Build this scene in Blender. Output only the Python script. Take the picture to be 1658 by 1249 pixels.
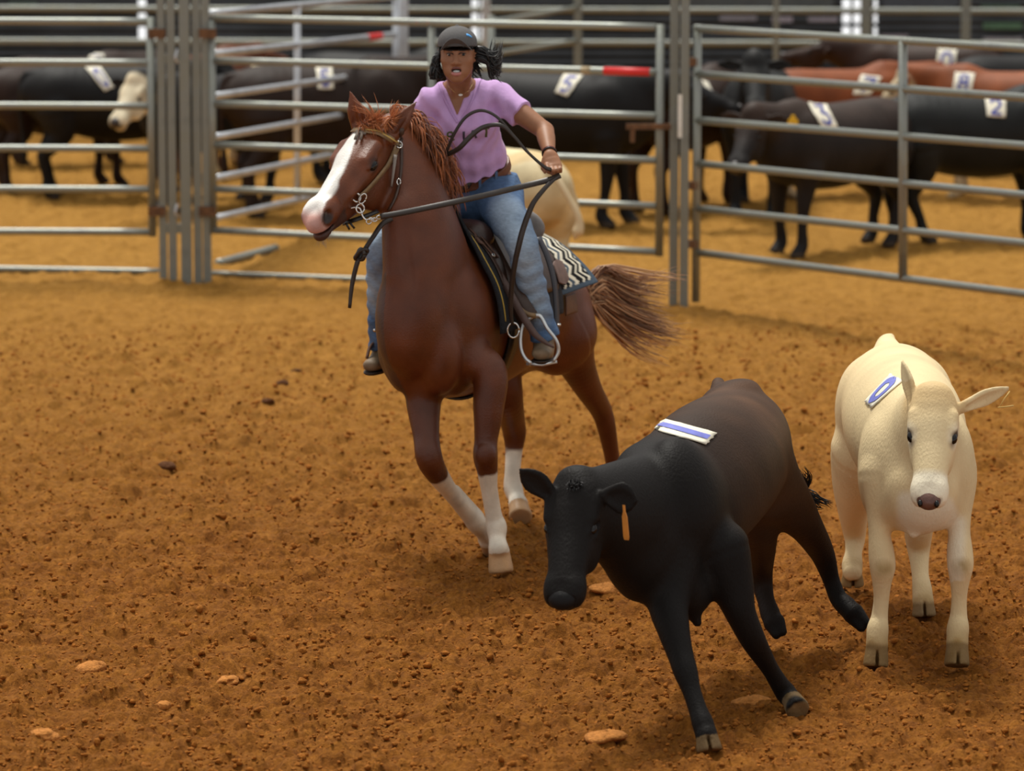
import bpy, math, random
import numpy as np
from mathutils import Vector, Matrix
from mathutils.bvhtree import BVHTree

for o in list(bpy.data.objects):
    bpy.data.objects.remove(o)
SC = bpy.context.scene
COL = SC.collection
rnd = random.Random(7)
RNG = np.random.default_rng(11)

# ------------------------------------------------------------------ camera
W_PX, H_PX, F_PX = 1658.0, 1249.0, 8000.0
CAM_H = 4.3
TANP = 0.15656
PITCH = math.atan(TANP)
SP, CP = math.sin(PITCH), math.cos(PITCH)
cam = bpy.data.cameras.new('camera')
cam.sensor_width = 36.0
cam.lens = F_PX / W_PX * 36.0
cam.clip_end = 300
cam.dof.use_dof = True
cam.dof.focus_distance = 20.6
cam.dof.aperture_fstop = 3.0
cam_o = bpy.data.objects.new('camera', cam)
cam_o.location = (0, 0, CAM_H)
cam_o.rotation_euler = (math.pi / 2 - PITCH, 0, 0)
COL.objects.link(cam_o)
SC.camera = cam_o

# ------------------------------------------------------------------ light
SC.view_settings.view_transform = 'Standard'
SC.view_settings.look = 'None'
SC.view_settings.gamma = 1.0
SC.view_settings.use_curve_mapping = False
SC.view_settings.exposure = 0.28
wd = bpy.data.worlds.new('world')
SC.world = wd
wd.use_nodes = True
nt = wd.node_tree
bgn = nt.nodes['Background']
tc = nt.nodes.new('ShaderNodeTexCoord')
sx = nt.nodes.new('ShaderNodeSeparateXYZ')
rp = nt.nodes.new('ShaderNodeValToRGB')
rp.color_ramp.elements[0].position = 0.0
rp.color_ramp.elements[0].color = (1.25, 1.25, 1.25, 1)
e_ = rp.color_ramp.elements.new(0.015)
e_.color = (0.42, 0.42, 0.43, 1)
rp.color_ramp.elements[2].position = 0.9
rp.color_ramp.elements[2].color = (1.0, 0.99, 0.96, 1)
nt.links.new(tc.outputs['Generated'], sx.inputs[0])
nt.links.new(sx.outputs['Z'], rp.inputs[0])
nt.links.new(rp.outputs[0], bgn.inputs[0])
bgn.inputs[1].default_value = 0.72
sun = bpy.data.lights.new('sun', 'SUN')
sun.energy = 2.9
sun.angle = math.radians(16)
sun.color = (1.0, 0.96, 0.88)
sun_o = bpy.data.objects.new('sun', sun)
COL.objects.link(sun_o)
sun_o.rotation_euler = Vector((0.16, -0.42, -1.0)).to_track_quat('-Z', 'Y').to_euler()


# ------------------------------------------------------------------ helpers
def P(px, py, Y):
    """world point at distance Y that the photo shows at (px, py)"""
    u = (px - W_PX / 2) / F_PX
    v = (H_PX / 2 - py) / F_PX
    d = np.array([u, CP + v * SP, -SP + v * CP])
    return np.array([0, 0, CAM_H]) + d * (Y / d[1])


def G(px, py, z=0.0):
    """world point at height z that the photo shows at (px, py)"""
    u = (px - W_PX / 2) / F_PX
    v = (H_PX / 2 - py) / F_PX
    d = np.array([u, CP + v * SP, -SP + v * CP])
    return np.array([0, 0, CAM_H]) + d * ((z - CAM_H) / d[2])


def nrm(v):
    v = np.asarray(v, float)
    return v / np.linalg.norm(v)


def node_mat(name):
    m = bpy.data.materials.new(name)
    m.use_nodes = True
    return m, m.node_tree, m.node_tree.nodes['Principled BSDF']


def mat(name, col, rough=0.6, metal=0.0, var=0.0, vscale=20.0, bump=0.0, bscale=60.0, attr=False, coat=0.0,
        sheen=0.0, spec=0.5, col2=None, stretch=None):
    """one procedural material; attr=True takes the base colour from the mesh's own pattern attribute"""
    m, t, b = node_mat(name)
    N = t.nodes
    L = t.links
    b.inputs['Roughness'].default_value = rough
    b.inputs['Metallic'].default_value = metal
    b.inputs['Specular IOR Level'].default_value = spec
    if coat:
        b.inputs['Coat Weight'].default_value = coat
    if sheen:
        b.inputs['Sheen Weight'].default_value = sheen
        b.inputs['Sheen Roughness'].default_value = 0.4
    co = N.new('ShaderNodeTexCoord')
    src = co.outputs['Object']
    if stretch:
        mp = N.new('ShaderNodeMapping')
        mp.inputs['Scale'].default_value = stretch
        L.new(src, mp.inputs['Vector'])
        src = mp.outputs[0]
    if attr:
        a = N.new('ShaderNodeAttribute')
        a.attribute_name = 'Col'
        out = a.outputs['Color']
    else:
        r = N.new('ShaderNodeRGB')
        r.outputs[0].default_value = (*col, 1)
        out = r.outputs[0]
    if var or col2:
        n = N.new('ShaderNodeTexNoise')
        n.inputs['Scale'].default_value = vscale
        n.inputs['Detail'].default_value = 5
        L.new(src, n.inputs['Vector'])
        if col2:
            rm = N.new('ShaderNodeMapRange')
            rm.inputs[1].default_value = 0.42
            rm.inputs[2].default_value = 0.62
            L.new(n.outputs['Fac'], rm.inputs[0])
            mx = N.new('ShaderNodeMix')
            mx.data_type = 'RGBA'
            L.new(rm.outputs[0], mx.inputs[0])
            L.new(out, mx.inputs[6])
            mx.inputs[7].default_value = (*col2, 1)
            out = mx.outputs[2]
        if var:
            hsv = N.new('ShaderNodeHueSaturation')
            rm = N.new('ShaderNodeMapRange')
            rm.inputs[1].default_value = 0.25
            rm.inputs[2].default_value = 0.75
            rm.inputs[3].default_value = 1 - var
            rm.inputs[4].default_value = 1 + var
            L.new(n.outputs['Fac'], rm.inputs[0])
            L.new(rm.outputs[0], hsv.inputs['Value'])
            L.new(out, hsv.inputs['Color'])
            out = hsv.outputs[0]
    L.new(out, b.inputs['Base Color'])
    if bump:
        n = N.new('ShaderNodeTexNoise')
        n.inputs['Scale'].default_value = bscale
        n.inputs['Detail'].default_value = 6
        L.new(src, n.inputs['Vector'])
        bp = N.new('ShaderNodeBump')
        bp.inputs['Strength'].default_value = bump
        bp.inputs['Distance'].default_value = 0.01
        L.new(n.outputs['Fac'], bp.inputs['Height'])
        L.new(bp.outputs[0], b.inputs['Normal'])
    return m


def base_of(o):
    return np.array(o.get('_base', (0, 0, 0)), float)


BASES = {}


def mesh_obj(name, V, F, m, parent=None, base=None, col=None, smooth=True):
    """link one mesh; V in world space; parts share the base point of their thing"""
    V = np.asarray(V, np.float32)
    if parent is not None:
        base = BASES[parent.name]
    elif base is None:
        lo, hi = V.min(0), V.max(0)
        base = np.array([(lo[0] + hi[0]) / 2, (lo[1] + hi[1]) / 2, lo[2]])
    base = np.asarray(base, float)
    me = bpy.data.meshes.new(name)
    Vl = (V - base).astype(np.float32)
    if isinstance(F, np.ndarray) and F.ndim == 2:
        n, k = F.shape
        me.vertices.add(len(Vl))
        me.vertices.foreach_set('co', Vl.ravel())
        me.loops.add(n * k)
        me.loops.foreach_set('vertex_index', F.astype(np.int32).ravel())
        me.polygons.add(n)
        me.polygons.foreach_set('loop_start', np.arange(0, n * k, k, dtype=np.int32))
        me.update(calc_edges=True)
        me.validate()
    else:
        me.from_pydata([tuple(v) for v in Vl.tolist()], [], [tuple(f) for f in F])
        me.update()
    me.polygons.foreach_set('use_smooth', np.full(len(me.polygons), smooth, dtype=bool))
    if col is not None:
        a = me.color_attributes.new('Col', 'FLOAT_COLOR', 'POINT')
        c4 = np.ones((len(me.vertices), 4), np.float32)
        c4[:, :3] = np.asarray(col)[:len(me.vertices)]
        a.data.foreach_set('color', c4.ravel())
    if m is not None:
        me.materials.append(m)
    o = bpy.data.objects.new(name, me)
    COL.objects.link(o)
    if parent is not None:
        o.parent = parent
    else:
        o.location = base
    BASES[o.name] = base
    return o


def empty(name, base, label, cat, group=None):
    o = bpy.data.objects.new(name, None)
    o.empty_display_size = 0.1
    COL.objects.link(o)
    o.location = base
    BASES[o.name] = np.asarray(base, float)
    tag(o, label, cat, group)
    return o


def tag(o, label=None, cat=None, group=None, kind=None):
    if label:
        o['label'] = label
    if cat:
        o['category'] = cat
    if group:
        o['group'] = group
    if kind:
        o['kind'] = kind
    return o


class MB:
    """collects shapes of ONE part"""

    def __init__(s):
        s.V, s.F, s.C, s.n = [], [], [], 0

    def add(s, V, F, c=None):
        V = np.asarray(V, float)
        s.V.append(V)
        s.F += [tuple(int(i) + s.n for i in f) for f in F]
        s.C.append(np.tile(np.asarray(c if c is not None else (1, 1, 1), float), (len(V), 1)))
        s.n += len(V)
        return s

    def tube(s, pts, r, seg=8, c=None, flat=None, flatn=None):
        V, F = tube_vf(pts, r, seg)
        return s.add(V, F, c)

    def box(s, c, size, ax=None, col=None):
        ax = np.eye(3) if ax is None else np.asarray(ax)
        h = np.asarray(size) / 2
        V = [np.asarray(c) + sum(q * hh * a for q, hh, a in zip((i, j, k), h, ax)) for i in (-1, 1) for j in (-1, 1)
             for k in (-1, 1)]
        F = [(0, 1, 3, 2), (4, 6, 7, 5), (0, 4, 5, 1), (2, 3, 7, 6), (0, 2, 6, 4), (1, 5, 7, 3)]
        return s.add(V, F, col)

    def ball(s, c, r, ax=None, nu=12, nv=8, col=None):
        ax = np.eye(3) if ax is None else np.asarray(ax)
        r = np.ones(3) * np.asarray(r)
        V, F = [], []
        for i in range(nv + 1):
            th = math.pi * i / nv
            for j in range(nu):
                ph = 2 * math.pi * j / nu
                q = np.array([math.sin(th) * math.cos(ph), math.sin(th) * math.sin(ph), math.cos(th)]) * r
                V.append(np.asarray(c) + q @ ax)
        for i in range(nv):
            for j in range(nu):
                a, b = i * nu + j, i * nu + (j + 1) % nu
                F.append((a, b, b + nu, a + nu))
        return s.add(V, F, col)

    def build(s, name, m, parent=None, base=None, smooth=True, attr=False):
        return mesh_obj(name, np.concatenate(s.V), s.F, m, parent, base, np.concatenate(s.C) if attr else None, smooth)


def frames(pts):
    pts = np.asarray(pts, float)
    T = np.gradient(pts, axis=0)
    T /= np.linalg.norm(T, axis=1)[:, None] + 1e-12
    up = np.array([0, 0, 1.0]) if abs(T[0][2]) < 0.9 else np.array([1.0, 0, 0])
    n = np.cross(T[0], up)
    n /= np.linalg.norm(n)
    Ns = []
    for t in T:
        n = n - t * np.dot(n, t)
        n /= np.linalg.norm(n) + 1e-12
        Ns.append(n.copy())
    Ns = np.array(Ns)
    return T, Ns, np.cross(T, Ns)


def tube_vf(pts, r, seg=8):
    pts = np.asarray(pts, float)
    r = np.ones(len(pts)) * np.asarray(r, float)
    T, A, B = frames(pts)
    V, F = [], []
    for p, a, b, q in zip(pts, A, B, r):
        for j in range(seg):
            t = 2 * math.pi * j / seg
            V.append(p + q * (math.cos(t) * a + math.sin(t) * b))
    n = len(pts)
    for i in range(n - 1):
        for j in range(seg):
            k = (j + 1) % seg
            F.append((i * seg + j, i * seg + k, (i + 1) * seg + k, (i + 1) * seg + j))
    F.append(tuple(range(seg - 1, -1, -1)))
    F.append(tuple((n - 1) * seg + j for j in range(seg)))
    return np.array(V), F


def spline(pts, n=24):
    """Catmull-Rom through the points"""
    pts = np.asarray(pts, float)
    Q = np.vstack([2 * pts[0] - pts[1], pts, 2 * pts[-1] - pts[-2]])
    out = []
    m = len(pts) - 1
    for t in np.linspace(0, m, n):
        i = min(int(t), m - 1)
        u = t - i
        a, b, c, d = Q[i:i + 4]
        out.append(0.5 * (2 * b + (c - a) * u + (2 * a - 5 * b + 4 * c - d) * u * u + (3 * b - a - 3 * c + d) * u ** 3))
    return np.array(out)


def ribbon_vf(pts, nor, w, t):
    """strap with a rectangular section: pts along it, nor = its face normals"""
    pts = np.asarray(pts, float)
    w = np.ones(len(pts)) * np.asarray(w, float)
    T = np.gradient(pts, axis=0)
    T /= np.linalg.norm(T, axis=1)[:, None] + 1e-12
    V, F = [], []
    for p, tt, n, ww in zip(pts, T, nor, w):
        n = n - tt * np.dot(n, tt)
        n = n / (np.linalg.norm(n) + 1e-12)
        s = np.cross(tt, n)
        for a, b in ((-1, -1), (1, -1), (1, 1), (-1, 1)):
            V.append(p + s * a * ww / 2 + n * b * t / 2)
    n = len(pts)
    for i in range(n - 1):
        for j in range(4):
            k = (j + 1) % 4
            F.append((i * 4 + j, i * 4 + k, i * 4 + 4 + k, i * 4 + 4 + j))
    F.append((3, 2, 1, 0))
    F.append(tuple((n - 1) * 4 + j for j in range(4)))
    return np.array(V), F


# ------------------------------------------------------------------ implicit bodies (smooth unions, meshed by surface nets)
class Body:
    def __init__(s, lo, hi, h):
        s.lo = np.asarray(lo, float)
        s.h = h
        s.n = np.ceil((np.asarray(hi, float) - s.lo) / h).astype(int) + 1
        s.v = np.full(s.n, 0.5, np.float32)

    def _blk(s, lo, hi):
        a = np.clip(np.floor((lo - s.lo) / s.h).astype(int), 0, s.n - 1)
        b = np.clip(np.ceil((hi - s.lo) / s.h).astype(int) + 1, 1, s.n)
        sl = tuple(slice(i, j) for i, j in zip(a, b))
        ax = [(s.lo[i] + s.h * np.arange(a[i], b[i])).astype(np.float32) for i in range(3)]
        return sl, ax[0][:, None, None], ax[1][None, :, None], ax[2][None, None, :]

    def _mix(s, sl, d, k, op):
        v = s.v[sl]
        if op == 'sub':
            d = -d
            if k > 0:
                h = np.maximum(k - np.abs(v - d), 0) / k
                s.v[sl] = np.maximum(v, d) + h * h * k * 0.25
            else:
                s.v[sl] = np.maximum(v, d)
        elif op == 'and':
            s.v[sl] = np.maximum(v, d)
        else:
            if k > 0:
                h = np.maximum(k - np.abs(v - d), 0) / k
                s.v[sl] = np.minimum(v, d) - h * h * k * 0.25
            else:
                s.v[sl] = np.minimum(v, d)

    def cone(s, a, b, ra, rb, k=0.03, n=None, wa=None, wb=None, op='add', pad=0):
        a, b = np.asarray(a, float), np.asarray(b, float)
        R = max(ra, rb, wa or 0, wb or 0) + k + pad + 3 * s.h
        sl, X, Y, Z = s._blk(np.minimum(a, b) - R, np.maximum(a, b) + R)
        d = b - a
        L2 = float(d @ d) + 1e-12
        px, py, pz = X - a[0], Y - a[1], Z - a[2]
        t = np.clip((px * d[0] + py * d[1] + pz * d[2]) / L2, 0, 1).astype(np.float32)
        px = px - t * d[0]
        py = py - t * d[1]
        pz = pz - t * d[2]
        r = ra + (rb - ra) * t
        q = px * px + py * py + pz * pz
        if n is None:
            D = np.sqrt(q) - r
        else:
            n = nrm(n)
            w = wa + (wb - wa) * t
            sd = px * n[0] + py * n[1] + pz * n[2]
            s2 = sd * sd
            q = np.maximum(q - s2, 0)
            k0 = np.sqrt(s2 / w ** 2 + q / r ** 2) + 1e-6
            k1 = np.sqrt(s2 / w ** 4 + q / r ** 4) + 1e-6
            D = k0 * (k0 - 1) / k1
        s._mix(sl, D.astype(np.float32), k, op)
        return s

    def chain(s, st, k=0.03, n=None, op='add', sub=None):
        """st: (point, r) or (point, r, w) stations, splined into one smooth limb before it is blended in"""
        pts = np.array([np.asarray(q[0], float) for q in st])
        rad = np.array([list(q[1:]) for q in st], float)
        sub = sub or (11 if rad.shape[1] == 2 else 7)
        m = (len(st) - 1) * sub + 1
        if len(st) > 2 and sub > 1:
            pts = spline(pts, m)
            rad = np.maximum(spline(np.hstack([rad, rad * 0, rad * 0])[:, :3], m)[:, :rad.shape[1]], .002)
        R = rad.max() + k + 3 * s.h
        big, _, _, _ = s._blk(pts.min(0) - R, pts.max(0) + R)
        tmp = Body.__new__(Body)
        tmp.lo = s.lo + s.h * np.array([q.start for q in big])
        tmp.h = s.h
        tmp.n = np.array([q.stop - q.start for q in big])
        tmp.v = np.full(tmp.n, 0.5, np.float32)
        pad = k
        for i in range(len(pts) - 1):
            if rad.shape[1] == 2:
                tmp.cone(pts[i], pts[i + 1], rad[i][0], rad[i + 1][0], 0, n, rad[i][1], rad[i + 1][1], pad=pad)
            else:
                tmp.cone(pts[i], pts[i + 1], rad[i][0], rad[i + 1][0], 0, pad=pad)
        s._mix(big, tmp.v, k, op)
        return s

    def ell(s, c, r, ax=None, k=0.03, op='add'):
        c = np.asarray(c, float)
        r = np.ones(3) * np.asarray(r, float)
        ax = np.eye(3) if ax is None else np.array([nrm(a) for a in ax])
        ext = np.sqrt(((ax * r[:, None]) ** 2).sum(0)) + k + 3 * s.h
        sl, X, Y, Z = s._blk(c - ext, c + ext)
        px, py, pz = X - c[0], Y - c[1], Z - c[2]
        k0 = k1 = 0
        for i in range(3):
            u = px * ax[i][0] + py * ax[i][1] + pz * ax[i][2]
            k0 = k0 + (u / r[i]) ** 2
            k1 = k1 + (u / r[i] ** 2) ** 2
        k0 = np.sqrt(k0) + 1e-6
        k1 = np.sqrt(k1) + 1e-6
        s._mix(sl, (k0 * (k0 - 1) / k1).astype(np.float32), k, op)
        return s

    def halfcut(s, p, n, lo=None, hi=None):
        """cut away everything on the side n points to, within the box"""
        p, n = np.asarray(p, float), nrm(n)
        sl, X, Y, Z = s._blk(np.asarray(lo) if lo is not None else s.lo, np.asarray(hi) if hi is not None else s.lo + s.h * s.n)
        D = (X - p[0]) * n[0] + (Y - p[1]) * n[1] + (Z - p[2]) * n[2]
        s.v[sl] = np.maximum(s.v[sl], D.astype(np.float32))
        return s

    def apply(s, fn, lo, hi):
        sl, X, Y, Z = s._blk(np.asarray(lo), np.asarray(hi))
        s.v[sl] = fn(s.v[sl], X, Y, Z).astype(np.float32)
        return s

    def mesh(s, smooth=0, keep=()):
        v = s.v
        v[0], v[-1], v[:, 0], v[:, -1], v[:, :, 0], v[:, :, -1] = (1,) * 6
        ins = v < 0
        c = np.zeros(np.array(v.shape) - 1, np.uint8)
        for i in (0, 1):
            for j in (0, 1):
                for k in (0, 1):
                    c += ins[i:c.shape[0] + i, j:c.shape[1] + j, k:c.shape[2] + k]
        act = np.flatnonzero((c > 0) & (c < 8))
        I = np.stack(np.unravel_index(act, c.shape), 1)
        cor = {}
        for i in (0, 1):
            for j in (0, 1):
                for k in (0, 1):
                    cor[i, j, k] = v[I[:, 0] + i, I[:, 1] + j, I[:, 2] + k]
        acc = np.zeros((len(I), 3))
        cnt = np.zeros(len(I))
        for ax in range(3):
            for p in (0, 1):
                for q in (0, 1):
                    A = [p, q]
                    A.insert(ax, 0)
                    Bc = [p, q]
                    Bc.insert(ax, 1)
                    a, b = cor[tuple(A)], cor[tuple(Bc)]
                    mk = (a < 0) != (b < 0)
                    t = np.where(mk, a / np.where(a - b == 0, 1, a - b), 0)
                    pos = np.tile(np.array(A, float), (len(I), 1))
                    pos[:, ax] = t
                    acc += pos * mk[:, None]
                    cnt += mk
        V = s.lo + s.h * (I + acc / np.maximum(cnt, 1)[:, None])
        # settle the vertices on the true zero surface (removes the lattice ripple)
        for it in range(3):
            g = (V - s.lo) / s.h
            i0 = np.clip(np.floor(g).astype(int), 0, np.array(v.shape) - 2)
            fr = g - i0
            val = np.zeros(len(V))
            gr = np.zeros((len(V), 3))
            for di in (0, 1):
                wx = fr[:, 0] if di else 1 - fr[:, 0]
                for dj in (0, 1):
                    wy = fr[:, 1] if dj else 1 - fr[:, 1]
                    for dk in (0, 1):
                        wz = fr[:, 2] if dk else 1 - fr[:, 2]
                        q = v[i0[:, 0] + di, i0[:, 1] + dj, i0[:, 2] + dk]
                        val += wx * wy * wz * q
                        gr[:, 0] += (1 if di else -1) * wy * wz * q
                        gr[:, 1] += (1 if dj else -1) * wx * wz * q
                        gr[:, 2] += (1 if dk else -1) * wx * wy * q
            g2 = np.maximum((gr ** 2).sum(1), 1e-8)
            stp = (val / g2)[:, None] * gr
            ln = np.linalg.norm(stp, axis=1)[:, None]
            V = V - s.h * stp * np.minimum(1, .6 / np.maximum(ln, 1e-9))
        F = []
        sh = c.shape
        for ax in range(3):
            sl0 = [slice(1, -1)] * 3
            sl1 = [slice(1, -1)] * 3
            sl0[ax] = slice(0, -1)
            sl1[ax] = slice(1, None)
            a, b = ins[tuple(sl0)], ins[tuple(sl1)]
            e = np.argwhere(a != b)
            if not len(e):
                continue
            sgn = a[tuple(e.T)]
            off = np.ones(3, int)
            off[ax] = 0
            e = e + off
            o1, o2 = [x for x in range(3) if x != ax]
            d1 = np.zeros(3, int)
            d1[o1] = 1
            d2 = np.zeros(3, int)
            d2[o2] = 1
            q = [e - d1 - d2, e - d2, e, e - d1]
            ids = np.stack([np.searchsorted(act, np.ravel_multi_index(x.T, sh)) for x in q], 1)
            flip = ~sgn if ax != 1 else sgn
            ids[flip] = ids[flip][:, ::-1]
            F.append(ids)
        F = np.concatenate(F)
        if smooth:
            wt = np.ones(len(V))
            for c_, r_ in keep:
                wt *= np.clip((np.linalg.norm(V - c_, axis=1) - r_) / .06, 0, 1)
            cnt = np.bincount(F.ravel(), minlength=len(V)).astype(float)[:, None] * 2
            nx_, pv_ = np.roll(F, -1, 1), np.roll(F, 1, 1)
            idx = np.concatenate([F.ravel(), F.ravel()])
            src = np.concatenate([nx_.ravel(), pv_.ravel()])
            for it in range(smooth):
                for lam in (.5, -.52):
                    avg = np.stack([np.bincount(idx, V[src, k_], len(V)) for k_ in range(3)], 1) / np.maximum(cnt, 1)
                    V = V + (avg - V) * (lam * wt)[:, None]
        return V, F


def bvh_of(V, F):
    return BVHTree.FromPolygons([Vector(v) for v in np.asarray(V).tolist()], np.asarray(F).tolist())


def ray_px(bvh, px, py, ymin=0.0):
    """surface point of a body that lies at photo pixel (px, py), with its normal"""
    d = Vector((P(px, py, 20.0) - np.array([0, 0, CAM_H])).tolist()).normalized()
    h = bvh.ray_cast(Vector((0, 0, CAM_H)), d)
    for _ in range(6):
        if h[0] is None or h[0].y >= ymin:
            break
        h = bvh.ray_cast(h[0] + d * .01, d)
    if h[0] is None:
        return None, None
    n = np.array(h[1])
    if n @ np.array(d) > 0:
        n = -n
    return np.array(h[0]), n


def near(bvh, p, off=0.0):
    h = bvh.find_nearest(Vector(np.asarray(p).tolist()))
    q, n = np.array(h[0]), np.array(h[1])
    if (np.asarray(p) - q) @ n < 0 and False:
        n = -n
    return q + n * off, n


def strap_px(bvh, pix, w, t, off=0.004, n=20):
    """strap laid on a body along a line of photo pixels"""
    pp = spline(np.array([(x, y, 0) for x, y in pix], float), n)
    pts, nor = [], []
    for x, y, _ in pp:
        q, m_ = ray_px(bvh, x, y)
        if q is None:
            continue
        pts.append(q + m_ * (off + t / 2))
        nor.append(m_)
    pts, nor = np.array(pts), np.array(nor)
    if len(pts) > 4:
        for _ in range(2):
            pts[1:-1] = (pts[:-2] + 2 * pts[1:-1] + pts[2:]) / 4
            nor[1:-1] = (nor[:-2] + 2 * nor[1:-1] + nor[2:]) / 4
    return ribbon_vf(pts, nor, w, t)


STROKES = {
    '0': [[(.5, .95), (.2, .8), (.15, .5), (.2, .2), (.5, .05), (.8, .2), (.85, .5), (.8, .8), (.5, .95)]],
    '1': [[(.5, .03), (.5, .97)]],
    '2': [[(.15, .75), (.3, .93), (.6, .95), (.82, .75), (.7, .5), (.15, .06), (.88, .06)]],
    '3': [[(.15, .93), (.8, .93), (.42, .58), (.75, .5), (.85, .28), (.65, .06), (.3, .06), (.13, .22)]],
    '5': [[(.85, .94), (.25, .94), (.2, .56), (.55, .62), (.82, .45), (.8, .2), (.5, .05), (.15, .15)]],
    '7': [[(.12, .93), (.88, .93), (.4, .05)]],
    '8': [[(.5, .53), (.25, .62), (.25, .85), (.5, .95), (.75, .85), (.75, .62), (.5, .53), (.18, .38), (.2, .15),
           (.5, .05), (.8, .15), (.82, .38), (.5, .53)]],
    'A': [[(.05, 0), (.5, 1), (.95, 0)], [(.25, .38), (.75, .38)]],
    'R': [[(.1, 0), (.1, 1), (.7, .97), (.85, .75), (.65, .52), (.1, .5)], [(.5, .5), (.9, 0)]],
    'I': [[(.5, 0), (.5, 1)]],
    'T': [[(.05, 1), (.95, 1)], [(.5, 1), (.5, 0)]],
    'W': [[(.0, 1), (.25, 0), (.5, .8), (.75, 0), (1, 1)]],
    '-': [[(.1, .5), (.9, .5)]],
}


def dens(pl, n):
    pl = np.asarray(pl, float)
    seg = np.r_[0, np.cumsum(np.linalg.norm(np.diff(pl, axis=0), axis=1))]
    t = np.linspace(0, seg[-1], n)
    return np.stack([np.interp(t, seg, pl[:, i]) for i in range(pl.shape[1])], 1)


def quad_uv(q, u, v):
    """q: pixel corners bottom-left, bottom-right, top-right, top-left of the patch"""
    q = np.asarray(q, float)
    return (q[0] * (1 - u) + q[1] * u) * (1 - v) + (q[3] * (1 - u) + q[2] * u) * v


def patch(name, bvh, q, parent, m_paper, m_ink, digit, label=None, off=0.006, lw=0.09, box=(.12, .88, .1, .9), torn=True, ymin=0.0):
    """a paper number glued on a flank: draped on the body's surface, with its figure as a sub-part"""
    nu, nv = 11, 13
    V, N_, ok = [], [], []
    r2 = random.Random(ord(digit[0]) + int(q[0][0]))
    for j in range(nv):
        for i in range(nu):
            u, v = i / (nu - 1), j / (nv - 1)
            if torn and (i in (0, nu - 1)):
                u += r2.uniform(-.02, .02)
            if torn and (j in (0, nv - 1)):
                v += r2.uniform(-.025, .025)
            x, y = quad_uv(q, u, v)
            p, n = ray_px(bvh, x, y, ymin)
            if p is None:
                p, n = (V[-1], N_[-1]) if V else (None, None)
            V.append(p)
            N_.append(n)
    for k in range(len(V) - 1, -1, -1):
        if V[k] is None:
            V[k], N_[k] = V[k + 1], N_[k + 1]
    V, N_ = np.array(V), np.array(N_)
    top = V + N_ * (off + 0.0015)
    bot = V + N_ * (off - 0.003)
    F = []
    M = nu * nv
    for j in range(nv - 1):
        for i in range(nu - 1):
            a = j * nu + i
            F.append((a, a + 1, a + nu + 1, a + nu))
            F.append((M + a, M + a + nu, M + a + nu + 1, M + a + 1))
    ring = [i for i in range(nu)] + [j * nu + nu - 1 for j in range(1, nv)] + [(nv - 1) * nu + i for i in
            range(nu - 2, -1, -1)] + [j * nu for j in range(nv - 2, 0, -1)]
    for a, b in zip(ring, ring[1:] + ring[:1]):
        F.append((a, M + a, M + b, b))
    o = mesh_obj(name, np.vstack([top, bot]), F, m_paper, parent)
    if label:
        o['label'] = label
    mb = MB()
    for st in STROKES[digit]:
        pl = dens(st, 30)
        T = np.gradient(pl, axis=0)
        T /= np.linalg.norm(T, axis=1)[:, None] + 1e-9
        S = np.stack([-T[:, 1], T[:, 0]], 1)
        vs = []
        good = []
        for k in range(len(pl)):
            for sgn in (-1, 0, 1):
                uv = pl[k] + S[k] * sgn * lw
                x, y = quad_uv(q, box[0] + uv[0] * (box[1] - box[0]), box[2] + uv[1] * (box[3] - box[2]))
                p, n = ray_px(bvh, x, y, ymin)
                good.append(p is not None)
                vs.append(p + n * (off + 0.004) if p is not None else np.zeros(3))
        fs = []
        for k in range(len(pl) - 1):
            for c in (0, 1):
                f = (k * 3 + c, k * 3 + c + 1, k * 3 + 4 + c, k * 3 + 3 + c)
                if all(good[i] for i in f):
                    fs.append(f)
        if fs:
            used = sorted({i for f in fs for i in f})
            mp = {a: b for b, a in enumerate(used)}
            mb.add([vs[i] for i in used], [tuple(mp[i] for i in f) for f in fs])
    if mb.n:
        mb.build('number', m_ink, o)
    return o
# ------------------------------------------------------------------ setting: dirt floor, back wall
def vnoise(X, Y, f, seed):
    r = np.random.default_rng(seed)
    tab = r.random((256, 256)).astype(np.float32)
    x, y = X * f + 37.3 * seed, Y * f + 11.7 * seed
    xi, yi = np.floor(x).astype(int), np.floor(y).astype(int)
    fx, fy = x - xi, y - yi
    fx, fy = fx * fx * (3 - 2 * fx), fy * fy * (3 - 2 * fy)
    a, b = tab[xi % 256, yi % 256], tab[(xi + 1) % 256, yi % 256]
    c, d = tab[xi % 256, (yi + 1) % 256], tab[(xi + 1) % 256, (yi + 1) % 256]
    return (a * (1 - fx) + b * fx) * (1 - fy) + (c * (1 - fx) + d * fx) * fy


def clods_h(X, Y, f, seed, keep):
    """raised crumbs: one rounded bump per kept cell of a jittered lattice"""
    r = np.random.default_rng(seed)
    jx, jy, jr, jk = (r.random((128, 128)).astype(np.float32) for _ in range(4))
    x, y = X * f, Y * f
    xi, yi = np.floor(x).astype(int), np.floor(y).astype(int)
    out = np.zeros_like(x)
    for a in (-1, 0, 1):
        for b in (-1, 0, 1):
            i, j = (xi + a) % 128, (yi + b) % 128
            cx, cy = xi + a + .15 + .7 * jx[i, j], yi + b + .15 + .7 * jy[i, j]
            rad = .28 + .42 * jr[i, j]
            d2 = ((x - cx) ** 2 + ((y - cy) * .85) ** 2) / rad ** 2
            out = np.maximum(out, np.sqrt(np.clip(1 - d2, 0, 1)) * rad * (jk[i, j] < keep))
    return out / f


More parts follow.
